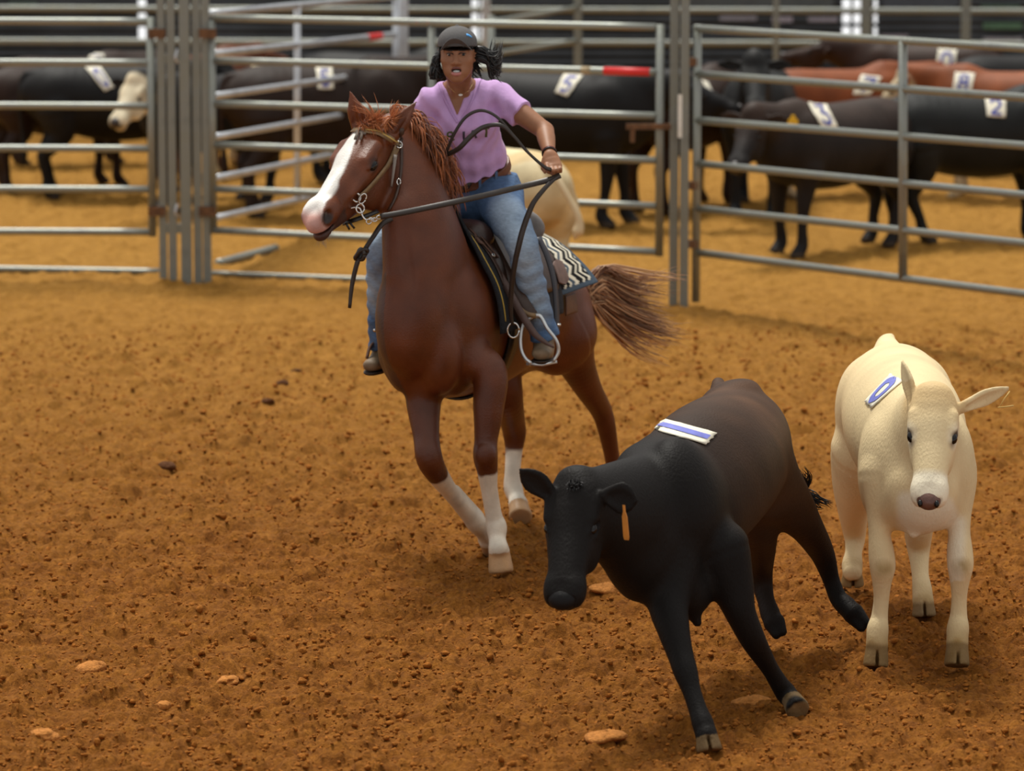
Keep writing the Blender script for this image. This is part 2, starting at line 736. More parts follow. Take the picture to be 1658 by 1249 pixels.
def ground_h(X, Y):
    h = 0.035 * (vnoise(X, Y, 1.1, 1) - .5) + 0.040 * (vnoise(X, Y, 3.1, 2) - .5)
    h += 0.040 * (np.abs(vnoise(X, Y, 7.0, 3) - .5) * 2 - .5)
    w = .02 * (vnoise(X, Y, 22.0, 14) - .5)
    X2, Y2 = X + w, Y + .02 * (vnoise(X, Y, 22.0, 15) - .5)
    h += 0.62 * clods_h(X2, Y2 * 1.25, 8.0, 21, .28)
    h += 0.85 * clods_h(X2, Y2 * 1.3, 17.0, 22, .45)
    h += 0.75 * clods_h(X2, Y2 * 1.2, 30.0, 23, .6)
    h += 0.016 * (vnoise(X, Y, 30.0, 5) - .5) + 0.009 * (vnoise(X, Y, 50.0, 6) - .5)
    far = np.clip((Y - 25) / 8, 0, 1)
    return h * (1 - .45 * far) * .72 - 0.018


def build_floor():
    ny, nx = 1500, 760
    ys = 15.5 + (45.0 - 15.5) * (np.linspace(0, 1, ny) ** 1.55)
    t = np.linspace(-1, 1, nx)
    wd_ = 0.112 * ys + 0.55
    Y = np.repeat(ys[:, None], nx, 1)
    t = np.sign(t) * (np.abs(t) + 30 * np.clip(np.abs(t) - .97, 0, 1) ** 1.0 * 6)
    X = wd_[:, None] * t[None, :]
    Z = ground_h(X, Y)
    V = np.stack([X, Y, Z], 2).reshape(-1, 3)
    a = (np.arange(ny - 1)[:, None] * nx + np.arange(nx - 1)[None, :]).ravel()
    F = np.stack([a, a + 1, a + nx + 1, a + nx], 1)
    m, t_, b = node_mat('arena_dirt')
    N, L = t_.nodes, t_.links
    co = N.new('ShaderNodeTexCoord')

    def noise(sc, det=6, ro=.6):
        n = N.new('ShaderNodeTexNoise')
        n.inputs['Scale'].default_value = sc
        n.inputs['Detail'].default_value = det
        n.inputs['Roughness'].default_value = ro
        L.new(co.outputs['Object'], n.inputs['Vector'])
        return n
    n1, n2, n3 = noise(1.3), noise(9), noise(55, 8, .7)
    r1 = N.new('ShaderNodeValToRGB')
    r1.color_ramp.elements[0].position = .3
    r1.color_ramp.elements[0].color = (.262, .088, .012, 1)
    r1.color_ramp.elements[1].position = .72
    r1.color_ramp.elements[1].color = (.480, .188, .028, 1)
    L.new(n2.outputs['Fac'], r1.inputs[0])
    r2 = N.new('ShaderNodeValToRGB')
    r2.color_ramp.elements[0].position = .35
    r2.color_ramp.elements[0].color = (.50, .46, .42, 1)
    r2.color_ramp.elements[1].position = .62
    r2.color_ramp.elements[1].color = (1, 1, 1, 1)
    L.new(n3.outputs['Fac'], r2.inputs[0])
    mx = N.new('ShaderNodeMix')
    mx.data_type = 'RGBA'
    mx.blend_type = 'MULTIPLY'
    mx.inputs[0].default_value = 1
    L.new(r1.outputs[0], mx.inputs[6])
    L.new(r2.outputs[0], mx.inputs[7])
    # ground turns yellower and paler with distance: backlit brightness put into the colour
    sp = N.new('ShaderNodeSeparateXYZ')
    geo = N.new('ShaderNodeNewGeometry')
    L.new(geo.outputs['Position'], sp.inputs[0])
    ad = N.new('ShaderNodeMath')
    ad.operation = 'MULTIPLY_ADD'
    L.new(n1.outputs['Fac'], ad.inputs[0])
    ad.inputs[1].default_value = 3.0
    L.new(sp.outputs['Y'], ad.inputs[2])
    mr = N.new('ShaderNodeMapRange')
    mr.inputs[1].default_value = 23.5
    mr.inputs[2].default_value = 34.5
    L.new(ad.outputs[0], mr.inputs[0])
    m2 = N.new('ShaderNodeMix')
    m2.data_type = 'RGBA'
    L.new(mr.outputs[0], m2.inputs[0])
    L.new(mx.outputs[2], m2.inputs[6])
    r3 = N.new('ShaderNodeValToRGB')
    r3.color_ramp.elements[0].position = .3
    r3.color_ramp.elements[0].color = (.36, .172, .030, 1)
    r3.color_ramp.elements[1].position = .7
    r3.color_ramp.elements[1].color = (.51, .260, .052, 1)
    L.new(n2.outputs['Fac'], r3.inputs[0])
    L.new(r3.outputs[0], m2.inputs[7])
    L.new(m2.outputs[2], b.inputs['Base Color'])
    b.inputs['Roughness'].default_value = .95
    b.inputs['Specular IOR Level'].default_value = .15
    bp = N.new('ShaderNodeBump')
    bp.inputs['Strength'].default_value = 1.0
    bp.inputs['Distance'].default_value = .02
    L.new(n3.outputs['Fac'], bp.inputs['Height'])
    L.new(bp.outputs[0], b.inputs['Normal'])
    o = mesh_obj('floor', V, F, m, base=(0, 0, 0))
    tag(o, kind='structure')
    return m


M_dirt = build_floor()


def lump(c, r, seed, flat=.6, rough=.28, nu=14, nv=9):
    rr = np.random.default_rng(seed)
    dirs = rr.normal(size=(7, 3))
    ph = rr.random(7) * 6
    V, F = [], []
    for i in range(nv + 1):
        th = math.pi * i / nv
        for j in range(nu):
            p = 2 * math.pi * j / nu
            q = np.array([math.sin(th) * math.cos(p), math.sin(th) * math.sin(p), math.cos(th)])
            k = 1 + rough * sum(math.sin(2.2 * (d @ q) + f) for d, f in zip(dirs, ph)) / 2.6
            V.append(np.asarray(c) + q * k * r * np.array([1, 1, flat]))
    for i in range(nv):
        for j in range(nu):
            a, b = i * nu + j, i * nu + (j + 1) % nu
            F.append((a, a + nu, b + nu, b))
    return V, F


M_clod = mat('dry_clod', (.32, .112, .017), .95, var=.35, vscale=40, bump=.8, bscale=90, spec=.15)
M_clod_dark = mat('damp_clod', (.10, .038, .012), .9, var=.3, vscale=40, bump=.8, bscale=90, spec=.2)
M_clod_pale = mat('hard_clod', (.46, .185, .045), .95, var=.3, vscale=50, bump=.9, bscale=90, spec=.15)


def build_clods():
    mb = MB()
    n = 34000
    y = 16.8 + 13.0 * RNG.random(n) ** 1.35
    x = RNG.uniform(-1, 1, n) * (.108 * y + .25)
    r = .003 + .006 * RNG.random(n) ** 1.5 + .010 * RNG.random(n) ** 7
    z = ground_h(x, y)
    tmpl = [lump((0, 0, 0), 1.0, i, .55 + .03 * (i % 10), .42, 6, 4) for i in range(40)]
    Fq = np.array(tmpl[0][1])
    VV, FF = [], []
    for i in range(n):
        a = RNG.random() * 6.28
        T = np.array(tmpl[i % 40][0])
        T = T @ np.array([[math.cos(a), math.sin(a), 0], [-math.sin(a), math.cos(a), 0], [0, 0, 1.]])
        VV.append(T * r[i] + [x[i], y[i], z[i] + r[i] * .2])
        FF.append(Fq + i * len(T))
    tag(mesh_obj('loose_dirt', np.concatenate(VV), np.concatenate(FF), M_clod, base=(0, 0, 0)), 'small crumbs of orange dirt scattered over the arena floor', 'dirt',
        kind='stuff')
    big = [(148, 1078, .062, .5, M_clod_pale, 'flat round pale clod in the lower left foreground dirt'),
           (366, 1098, .050, .42, M_clod_pale, 'flat pale clod right of the round flat clod in foreground dirt'),
           (264, 1136, .028, .75, M_clod_pale, 'small rounded clod below the two flat pale clods'),
           (433, 648, .040, .5, M_clod_dark, 'dark damp oval clod left of the horse, nearer of the dark pair'),
           (458, 628, .034, .6, M_clod_dark, 'dark damp clod left of the horse, behind the oval dark one'),
           (272, 762, .048, .55, M_clod_dark, 'dark lump alone on the dirt left of the cantering horse front legs'),
           (978, 962, .062, .40, M_clod_pale, 'flat pale clod under the black calf muzzle'),
           (980, 1200, .075, .34, M_clod_pale, 'broad flat pale clod in front of the black calf front hoof'),
           (1215, 1128, .070, .32, M_clod_pale, 'flat pale clod between the front hooves of the black calf'),
           (70, 1192, .055, .36, M_clod_pale, 'thin flat clod in the bottom left corner dirt'),
           (480, 600, .03, .4, M_clod_dark, 'small dark crust above the two dark damp clods')]
    for i, (px, py, r, fl, m_, lab) in enumerate(big):
        g = G(px, py)
        g[2] = float(ground_h(np.array(g[0]), np.array(g[1])))
        V, F = lump(g + [0, 0, r * fl * .5], r, 900 + i, fl, .20, 22, 14)
        V = np.array(V) + RNG.normal(0, r * .018, (len(V), 3))
        tag(mesh_obj('dirt_clod', V, F, m_), lab, 'clod', 'dirt clods on the arena floor')


build_clods()

M_steel = mat('galvanised_steel', (.31, .33, .305), .42, .5, var=.28, vscale=9, bump=.15, bscale=30, col2=(.25, .265, .23))
M_steel_blue = mat('bright_galvanised_steel', (.60, .63, .67), .32, .55, var=.18, vscale=8, bump=.1, bscale=30)
M_post = mat('grey_post_paint', (.27, .29, .265), .5, .35, var=.3, vscale=6, bump=.2, bscale=25, col2=(.21, .22, .185))
M_rust = mat('rusty_steel', (.17, .085, .04), .8, .3, var=.4, vscale=25, bump=.4, bscale=60)
M_red = mat('red_tape', (.75, .03, .03), .45)
M_white = mat('white_paint', (.85, .84, .78), .5, var=.06)
M_wood = mat('pale_wood', (.42, .33, .2), .8, var=.2)

M_wall = None


def build_wall():
    m, t_, b = node_mat('dark_ribbed_sheet')
    N, L = t_.nodes, t_.links
    co = N.new('ShaderNodeTexCoord')
    w = N.new('ShaderNodeTexWave')
    w.bands_direction = 'Z'
    w.inputs['Scale'].default_value = 4.2
    w.inputs['Distortion'].default_value = .15
    L.new(co.outputs['Object'], w.inputs['Vector'])
    n = N.new('ShaderNodeTexNoise')
    n.inputs['Scale'].default_value = 2.2
    n.inputs['Detail'].default_value = 6
    L.new(co.outputs['Object'], n.inputs['Vector'])
    r = N.new('ShaderNodeValToRGB')
    r.color_ramp.elements[0].color = (.012, .015, .019, 1)
    r.color_ramp.elements[0].position = .3
    r.color_ramp.elements[1].color = (.050, .058, .070, 1)
    r.color_ramp.elements[1].position = .75
    L.new(n.outputs['Fac'], r.inputs[0])
    L.new(r.outputs[0], b.inputs['Base Color'])
    b.inputs['Roughness'].default_value = .55
    bp = N.new('ShaderNodeBump')
    bp.inputs['Strength'].default_value = .8
    bp.inputs['Distance'].default_value = .03
    L.new(w.outputs['Fac'], bp.inputs['Height'])
    L.new(bp.outputs[0], b.inputs['Normal'])
    YW = 43.0
    sx_ = lambda px: P(px, 20, YW)[0]
    zlow = P(829, 64, YW)[2]
    top = 3.4
    mb = MB()
    mb.box((0, YW + .04, (zlow + .1) / 2), (40, .08, zlow - .1))
    gaps = [(223, 236), (764, 773), (778, 793), (1364, 1378), (1382, 1394), (1415, 1421)]
    xs = [-20.0] + [sx_(v) for g in gaps for v in g] + [20.0]
    for a, b_ in zip(xs[0::2], xs[1::2]):
        mb.box(((a + b_) / 2, YW + .04, (zlow + top) / 2), (b_ - a, .08, top - zlow))
    # cross slats over the daylight gaps
    for g in gaps:
        for py in (-28, -4, 19, 41):
            z = P(829, py, YW)[2]
            a, b_ = sx_(g[0]), sx_(g[1])
            mb.box(((a + b_) / 2, YW + .04, z), (b_ - a, .06, .030))
    o = mb.build('wall_back', m, base=(0, YW, 0), smooth=False)
    tag(o, kind='structure')
    # dark and green slats behind the rails; pale ones coloured as slots of light
    for i, (x0, x1, y0, y1, c) in enumerate(((1165, 1225, 26, 33, (.30, .30, .36)), (1250, 1283, 27, 36, (.36, .34, .42)), (1308, 1356, 28, 35, (.32, .31, .38)),
                                             (1100, 1350, -6, 12, (.075, .09, .10)), (1430, 1550, -4, 14, (.06, .075, .10)), (1428, 1470, 56, 66, (.30, .28, .34)),
                                             (1588, 1652, 8, 18, (.07, .13, .10)), (1592, 1655, 37, 47, (.09, .19, .12)), (1592, 1655, 61, 68, (.34, .34, .38)),
                                             (15, 60, 4, 11, (.09, .15, .12)))):
        A, B = P(x0, y0, YW - .02), P(x1, y1, YW - .02)
        tag(MB().box(((A[0] + B[0]) / 2, YW - .01, (A[2] + B[2]) / 2), (B[0] - A[0], .03, A[2] - B[2])).build(
            'trim_%d' % (i + 2), mat('slat_and_light_slot', c, .6, var=.2), base=(0, YW, 0), smooth=False), kind='structure')
    kb = MB()
    kb.box((0, YW - .10, .06), (40, .22, .16))
    tag(kb.build('trim_1', mat('concrete_curb', (.20, .20, .18), .9, var=.25, vscale=8, bump=.4, bscale=30),
                 base=(0, YW, 0), smooth=False), kind='structure')


build_wall()


# ------------------------------------------------------------------ gates and fences
def rail_group(thing, ends, r, m_, name='rail', ext=(0, 0)):
    for A, B in ends:
        A, B = np.asarray(A), np.asarray(B)
        d = nrm(B - A)
        mb = MB()
        n = 10
        pts = [A - d * ext[0] + (B - A + d * (ext[0] + ext[1])) * (i / (n - 1)) for i in range(n)]
        mb.tube(pts, r, 12)
        mb.build(name, m_, thing)


def upright(thing, x0, y0, x1, y1, Y, r, m_, name='upright', square=False):
    A, B = P(x0, y0, Y), P(x1, y1, Y)
    mx_ = (A[0] + B[0]) / 2
    mb = MB()
    if square:
        mb.box((mx_, Y, (A[2] + B[2]) / 2), (2 * r, 2 * r, abs(A[2] - B[2])))
        return mb.build(name, m_, thing, smooth=False)
    mb.tube([(mx_, Y, B[2]), (mx_, Y, A[2])], r, 12)
    return mb.build(name, m_, thing)


def post(px, ytop, ybot, Y, wpx, label, m_=None, square=True, group='fence posts', ground=True):
    A = P(px, ytop, Y)
    zb = -.05 if ground else P(px, ybot, Y)[2]
    w = wpx / 8000 * Y
    mb = MB()
    if square:
        mb.box((A[0], Y, (A[2] + zb) / 2), (w, w, A[2] - zb))
    else:
        mb.tube([(A[0], Y, zb), (A[0], Y, A[2])], w / 2, 12)
    o = mb.build('fence_post', m_ or M_post, smooth=not square)
    if label:
        tag(o, label, 'post', group)
    return o


YL, YR = 31.9, 30.75
# left gate
g = empty('pipe_gate', P(0, 440, YL + .1) * [1, 1, 0], 'grey six-rail pipe gate at far left in front of the black white-faced cattle', 'gate',
          'arena pipe gates')
ys = (35, 102, 172, 241, 307, 376)
rail_group(g, [(P(-240, y - 2, YL + .2), P(243, y, YL)) for y in ys], .0235, M_steel)
upright(g, 245, 28, 245, 383, YL, .026, M_steel, 'stile')
upright(g, -230, 28, -230, 383, YL + .2, .026, M_steel, 'stile')
# middle gate
g = empty('pipe_gate', P(700, 450, 31.3) * [1, 1, 0], 'long grey six-rail pipe gate behind the horse and rider with red tape on one rail', 'gate',
          'arena pipe gates')
yl = (29, 98, 168, 235, 306, 373)
yr = (44, 117, 188, 260, 334, 408)
A_ = [P(345, y, YL) for y in yl]
B_ = [P(1062, y, YR) for y in yr]
rail_group(g, list(zip(A_, B_)), .0235, M_steel)
upright(g, 344, 34, 344, 378, YL, .025, M_steel, 'stile')
upright(g, 1068, 40, 1068, 415, YR, .026, M_steel, 'stile')


def lerp(a, b, t):
    return np.asarray(a) * (1 - t) + np.asarray(b) * t


Ym = lerp(YL, YR, (700 - 345) / 717.)
upright(g, 699, 38, 699, 390, float(Ym), .024, M_steel, 'brace')
for t0, t1, k, m_, nm in ((.887, .988, 1, M_red, 'red_tape'), (.838, .858, 1, M_wood, 'tape_scrap')):
    mb = MB()
    mb.tube([lerp(A_[k], B_[k], t0), lerp(A_[k], B_[k], (t0 + t1) / 2), lerp(A_[k], B_[k], t1)], .0255, 14)
    mb.build(nm, m_, g)
mb = MB()
c = P(1050, 205, YR - .05)
mb.box(c, (.28, .03, .035)).box(c + [-.10, 0, -.05], (.03, .02, .10))
mb.build('latch', M_rust, g, smooth=False)
M_fred = mat('faded_red_paint', (.55, .16, .12), .6)
for i, ch in enumerate('W-W'):
    mb = MB()
    for st in STROKES[ch]:
        a = lerp(A_[0], B_[0], (680 - 345) / 717. + i * .0125) + np.array([0, -.026, -.012])
        mb.tube([a + np.array([u * .034, 0, v * .024]) for u, v in st], .0022, 5)
    mb.build('letter', M_fred, g)
# right panel
p_ = empty('pipe_fence', P(1400, 520, 29.6) * [1, 1, 0],
           'grey six-rail pipe fence panel at right in front of the numbered cattle', 'fence panel', 'arena pipe gates')
yl = (46, 120, 195, 265, 338, 409)
yr = (78, 158, 236, 316, 394, 476)
A_ = np.array([P(1128, y, YR) for y in yl])
B_ = np.array([P(1658, y, 28.4) for y in yr])
B2 = A_ + (B_ - A_) * 1.5
rail_group(p_, list(zip(A_, B2)), .0235, M_steel)
upright(p_, 1128, 40, 1128, 489, YR, .026, M_steel, 'stile')
tm = (1484 - 1128) / 530.
zt, zb = lerp(A_[0], B_[0], tm * .965), lerp(A_[5], B_[5], tm * .965)
mb = MB()
mb.tube([zb, lerp(zb, zt, .5), zt], .027, 12)
mb.build('brace', M_steel, p_)
mb = MB()
mb.tube([B2[5] * [1, 1, 0], B2[0]], .026, 12)
mb.build('stile', M_steel, p_)
for i, ch in enumerate('W-WW'):
    mb = MB()
    for st in STROKES[ch]:
        a = lerp(A_[0], B_[0], (1473 - 1128) / 530. * .965 + i * .0135) + np.array([0, -.028, -.008])
        mb.tube([a + np.array([u * .026, 0, v * .026]) for u, v in st], .0032, 5)
    mb.build('letter', M_white, p_)
for zz in (100, 300, 395):
    MB().box(P(1118, zz, YR), (.10, .05, .05)).build('hinge', M_rust, p_, smooth=False)
# post pair beside the right panel
post(1093, -70, 484, YR + .05, 14, 'tall grey square post with white strip, left of the pair by the right panel')
o = post(1110, -70, 486, YR, 14, 'tall grey square post touching the right fence panel')
o2 = [x for x in COL.objects if x.name.startswith('fence_post')][0]
mb = MB()
mb.box(P(1101, 188, YR - .02), (.026, .02, .27))
mb.build('reflective_strip', M_white, o2, smooth=False)
# left post cluster
for px, w_, lab, sq in ((259, 12, 'thin grey post nearest the far-left gate, leftmost of the post cluster', True),
                        (275, 13, 'thin grey post second from the far-left gate in the post cluster', True),
                        (297, 17, 'thick grey post in the middle of the left post cluster', True),
                        (316, 13, 'thin grey post right of the thick post in the cluster', True),
                        (331, 13, 'thin grey post beside the hinge end of the middle gate', True)):
    o = post(px, -80, 440, YL + (.0 if px < 300 else .02), w_, lab)
    if px in (259, 331):
        for py in (54, 342):
            MB().box(P(px + (-5 if px == 259 else 5), py, YL - .02), (.11, .05, .06)).build('hinge', M_rust, o, smooth=False)
    if px == 275:
        for py in (95, 370):
            MB().box(P(285, py, YL), (.14, .04, .06)).build('clamp', M_post, o, smooth=False)
    if px == 297:
        for py in (80, 330):
            MB().tube(spline([P(287, py, YL - .06), P(284, py + 14, YL - .08), P(289, py + 22, YL - .06)], 9), .008, 6).build('chain_hook', M_steel_blue, o)
# open gate swung back into the pen
g = empty('pipe_gate', P(500, 330, 35) * [1, 1, 0], 'bright silver pipe gate swung open into the pen, rails rising away', 'gate',
          'arena pipe gates')
yh = (22, 88, 157, 224, 291, 356)
sl = (-6, 56, 114, 172, 231, 290)
YO = 37.0
rail_group(g, [(P(338, a, YL + .08), P(640, b, YO)) for a, b in zip(yh, sl)], .0235, M_steel_blue)
t = (487 - 338) / 302.
q = [lerp(P(338, a, YL + .08), P(640, b, YO), t * 1.03 - .07) for a, b in ((yh[0], sl[0]), (yh[5], sl[5]))]
mb = MB()
mb.tube([q[1], lerp(q[0], q[1], .5), q[0]], .024, 12)
mb.build('brace', M_steel_blue, g)
mb = MB()
mb.tube([P(641, 296, YO), P(641, 100, YO), P(641, -14, YO)], .026, 12)
mb.build('stile', M_steel_blue, g)
mb = MB()
a, b_ = P(338, yh[1], YL + .08), P(640, sl[1], YO)
mb.tube([lerp(a, b_, .83), lerp(a, b_, .87), lerp(a, b_, .91)], .0255, 12)
mb.build('red_tape', M_red, g)
# posts of the pen behind
for px, w_, Y, lab in ((652, 17, 37.3, 'tall bluish steel post where the open gate ends, behind the rider shoulder'),
                       (787, 13, 40.6, 'steel post beside the bright daylight gap behind the rider cap'),
                       (936, 13, 39.6, 'dark steel post in the back fence right of the rider'),
                       (1258, 9, 40.5, 'slim post of the back fence above the black calf with the yellow tag'),
                       (1404, 15, 40.7, 'dark post between the daylight gaps at upper right'),
                       (1566, 14, 40.6, 'dark post of the back fence above the numbered red cattle')):
    post(px, -120, 300, Y, w_, lab, M_steel_blue if px in (652, 787) else M_post, group='posts of the back pen')
# back fence rails
bf = empty('pipe_fence', (0, 40.9, 0), 'long dull pipe fence along the dark back wall behind the cattle', 'fence')
rail_group(bf, [(P(-900, y - 2, 40.9), P(2500, y + 8, 40.9)) for y in (-40, 13, 66, 121, 175, 228)], .026, M_post)
# second return fence in the back pen
bf2 = empty('pipe_fence', P(860, 210, 39.9) * [1, 1, 0], 'short pipe fence angled away behind the rider between two posts', 'fence')
rail_group(bf2, [(P(795, a, 38.4), P(936, b, 39.6)) for a, b in ((36, 12), (88, 66), (140, 120))], .02, M_steel)
mb = MB()
a0 = P(795, 0, 38.4)
mb.tube([(a0[0], a0[1], -.03), (a0[0], a0[1], 1.2)], .028, 10)
mb.build('stile', M_steel, bf2)
# pipes lying in the sand under the gates
def sill(name, a, b, r, lab, cat='pipe'):
    A, B = G(*a), G(*b)
    n = 14
    pts = []
    for i in range(n):
        q = lerp(A, B, i / (n - 1))
        pts.append(q * [1, 1, 0] + [0, 0, r * .35])
    tag(MB().tube(pts, r, 8).build(name, M_steel), lab, cat)


sill('threshold_pipe', (-30, 437), (258, 442), .022, 'thin pipe half sunk in the sand under the far-left gate')
sill('threshold_pipe', (342, 444), (640, 456), .018, 'thin pipe half sunk in the sand under the middle gate')
sill('loose_pipe', (352, 429), (447, 404), .028, 'grey pipe lying in the sand beneath the open silver gate')
# ------------------------------------------------------------------ coats
M_coat_horse = mat('chestnut_coat', (1, 1, 1), .40, var=.26, vscale=9, bump=.22, bscale=130, attr=True, spec=.36)
M_coat = mat('calf_coat', (1, 1, 1), .58, var=.10, vscale=5, bump=.35, bscale=120, attr=True, spec=.12, sheen=.0, stretch=(1, 1, .45))
M_eye = mat('dark_eye', (.008, .006, .005), .08, spec=.35)
M_eye_white = mat('eye_white', (.42, .36, .31), .3)
M_hair_horse = mat('chestnut_hair', (1, 1, 1), .5, attr=True, spec=.4, sheen=.2)
M_black_hair = mat('black_hair', (.008, .007, .007), .45, spec=.5)
M_leather = mat('dark_brown_leather', (.050, .024, .014), .42, var=.25, vscale=30, bump=.15, bscale=90, spec=.5)
M_leather_mid = mat('brown_leather', (.110, .050, .028), .5, var=.25, vscale=30, bump=.2, bscale=90)
M_leather_black = mat('black_leather', (.014, .012, .011), .4, var=.2, vscale=30, bump=.1, bscale=90)
M_leather_tan = mat('tan_leather', (.22, .135, .06), .55, var=.25, vscale=30, bump=.2, bscale=90)
M_steel_shiny = mat('polished_steel', (.72, .71, .68), .18, 1.0)
M_alu = mat('cast_aluminium', (.62, .63, .63), .36, .75, var=.1, vscale=20)
M_brass = mat('pale_brass', (.72, .62, .38), .3, .8)
M_stitch = mat('yellow_stitching', (.55, .36, .06), .7)


def smooth_mask(d, a, b):
    return np.clip((b - d) / (b - a), 0, 1)


def seg_dist(V, a, b):
    a, b = np.asarray(a), np.asarray(b)
    d = b - a
    t = np.clip(((V - a) @ d) / (d @ d), 0, 1)
    return np.linalg.norm(V - a - t[:, None] * d, axis=1), t


def pnoise(V, f, seed):
    return (vnoise(V[:, 0] + .37 * V[:, 2], V[:, 1] + .61 * V[:, 2], f, seed) + vnoise(V[:, 2] + 3.1, V[:, 0] - V[:, 1], f, seed + 1)) / 2


def hoof(B, top, bot, r0, r1, fwd, k=.012, cloven=False):
    """hoof widening to a flat sole that stands on the ground"""
    top, bot = np.asarray(top, float), np.asarray(bot, float)
    ax = nrm(bot - top)
    B.cone(top, bot, r0, r1, k)
    toe = bot + nrm(fwd) * r1 * .35
    B.cone(top + nrm(fwd) * r0 * .3, toe, r0 * .9, r1 * .85, k)
    R = r1 * 2.2
    B.halfcut(bot + ax * r1 * .25, ax, bot - R, bot + R)
    if cloven:
        side = nrm(np.cross(ax, fwd))
        c = bot + nrm(fwd) * r1 * .9
        B.ell(c, (r1 * .11, r1 * .75, r1 * 1.7), (side, nrm(fwd), ax), .006, 'sub')


# ------------------------------------------------------------------ the horse
HO = np.array([-.30, 22.3, 0.0])
HB_ = nrm([.38, .925, 0])
HL = np.array([.925, -.38, 0]) / np.linalg.norm([.925, .38])


def HP(s, l, z):
    return HO + HB_ * s + HL * l + np.array([0, 0, z])


HH = P(600, 186, 22.02)
hf = nrm([-.40, -.70, -.58])
hl = np.array([.85, -.52, .05])
hl = nrm(hl - hf * (hl @ hf))
hn = nrm(np.cross(hf, hl))


HS = 1.10


def HD(a, b, c):
    return HH + (hf * a + hl * b + hn * c) * HS


def build_horse():
    B = Body((-.98, 21.25, -.03), (.62, 24.25, 2.26), .0075)
    st = [(-.34, 1.10, .17, .22), (-.02, 1.12, .25, .36), (.4, 1.09, .272, .355), (.75, 1.09, .268, .32), (1.05, 1.0, .25, .27),
          (1.25, .93, .19, .21)]
    B.chain([(HP(s, 0, z), h, w) for s, z, w, h in st], .05, HL)
    for sg in (-1, 1):
        B.ell(HP(-.36, sg * .085 + .04, 1.00), (.095, .10, .17), (HL, HB_, (0, 0, 1)), .03)       # breast muscles
        B.ell(HP(-.14, .185 if sg > 0 else -.17, 1.10), (.080, .17, .27), (HL, HB_ * .9 + np.array([0, 0, .35]), np.array([0, 0, .9]) - HB_ * .35), .05)
        B.ell(HP(-.20, .125 if sg > 0 else -.115, .97), (.085, .14, .17), (HL, HB_, (0, 0, 1)), .06)
        B.ell(HP(1.03, sg * .150, .98), (.13, .25, .22), (HL, HB_, (0, 0, 1)), .06)
        B.ell(HP(.98, sg * .15, .89), (.10, .17, .16), (HL, HB_, (0, 0, 1)), .05)
    # neck
    ns = nrm(HL * .6 + hl * .4)
    B.chain([(HP(-.12, 0, 1.18), .30, .17), (P(700, 440, 22.06), .25, .155), (P(684, 362, 22.07), .205, .125), (P(664, 288, 22.12), .165, .10),
             (P(634, 224, 22.14), .115, .080)], .05, ns)
    B.cone(P(658, 440, 21.92), P(645, 345, 21.95), .105, .075, .06)                # windpipe side of the throat
    B.cone(P(652, 372, 21.83), P(668, 470, 21.80), .010, .016, .035, op='sub')          # groove of the neck
    B.ell(HP(-.40, 0, 1.22), (.15, .14, .16), (HL, HB_, (0, 0, 1)), .07)
    # head
    ax = (hf, hl, hn)

    def E(c, r, x, k, op='add'):
        B.ell(c, np.array(r) * HS, x, k * HS, op)

    def K(a, b, ra, rb, k, n=None, wa=None, wb=None):
        B.cone(a, b, ra * HS, rb * HS, k * HS, n, wa and wa * HS, wb and wb * HS)
    E(HD(.10, 0, -.085), (.13, .085, .085), ax, .03)
    E(HD(.20, 0, -.085), (.13, .088, .078), ax, .03)
    K(HD(.16, 0, -.080), HD(.50, 0, -.060), .072, .054, .03, hl, .080, .043)
    for sg in (-1, 1):
        E(HD(.195, sg * .046, -.180), (.130, .036, .128), ax, .03)              # cheek plate
        K(HD(.14, sg * .080, -.045), HD(.235, sg * .078, -.042), .020, .018, .03)   # brow
        E(HD(.275, sg * .066, -.092), (.12, .016, .018), ax, .035)               # facial crest
        E(HD(.225, sg * .102, -.072), (.032, .020, .024), ax, .006, 'sub')      # eye socket
        K(HD(.195, sg * .092, -.062), HD(.255, sg * .090, -.062), .012, .010, .008)
        K(HD(.197, sg * .090, -.088), HD(.25, sg * .088, -.088), .010, .010, .008)
        E(HD(.52, sg * .035, -.062), (.065, .036, .050), ax, .02)
        E(HD(.555, sg * .047, -.052), (.040, .020, .034), ax, .012)
        E(HD(.566, sg * .068, -.050), (.032, .026, .022), (hf * .8 - hn * .6, hl, hn * .8 + hf * .6), .008, 'sub')   # nostril
    K(HD(.27, 0, -.200), HD(.55, 0, -.128), .055, .026, .03, hl, .046, .032)
    K(HD(.24, 0, -.135), HD(.50, 0, -.098), .060, .040, .03, hl, .062, .040)
    E(HD(.575, 0, -.078), (.048, .048, .044), ax, .02)
    E(HD(.575, 0, -.130), (.042, .034, .026), ax, .015)
    E(HD(.580, 0, -.1125), (.072, .075, .0055), (hf * .97 + hn * .24, hl, hn * .97 - hf * .24), .006, 'sub')   # mouth line
    # ears, hollow to the front
    for b0, m0, t0, fc in ((P(580, 197, 22.04), P(574, 172, 22.02), P(567, 148, 22.03), (-.45, -.9, .05)),
                           (P(638, 212, 21.97), P(655, 188, 21.97), P(674, 165, 22.0), (-.25, -.95, -.2))):
        d = nrm(t0 - b0)
        w = nrm(np.cross(d, fc))
        B.chain([(b0 - d * .04, .032, .038), (lerp(b0, m0, .6), .028, .042), (m0, .020, .032), (t0, .004, .004)], .012, w)
        f_ = nrm(np.asarray(fc) - d * (np.asarray(fc) @ d))
        B.chain([(b0 + f_ * .030, .016, .018), (m0 + f_ * .020, .013, .014), (lerp(m0, t0, .75) + f_ * .008, .004, .004)], .006, w, 'sub')
    # left fore (planted)
    q = lambda x, y, Y: P(x, y, Y)
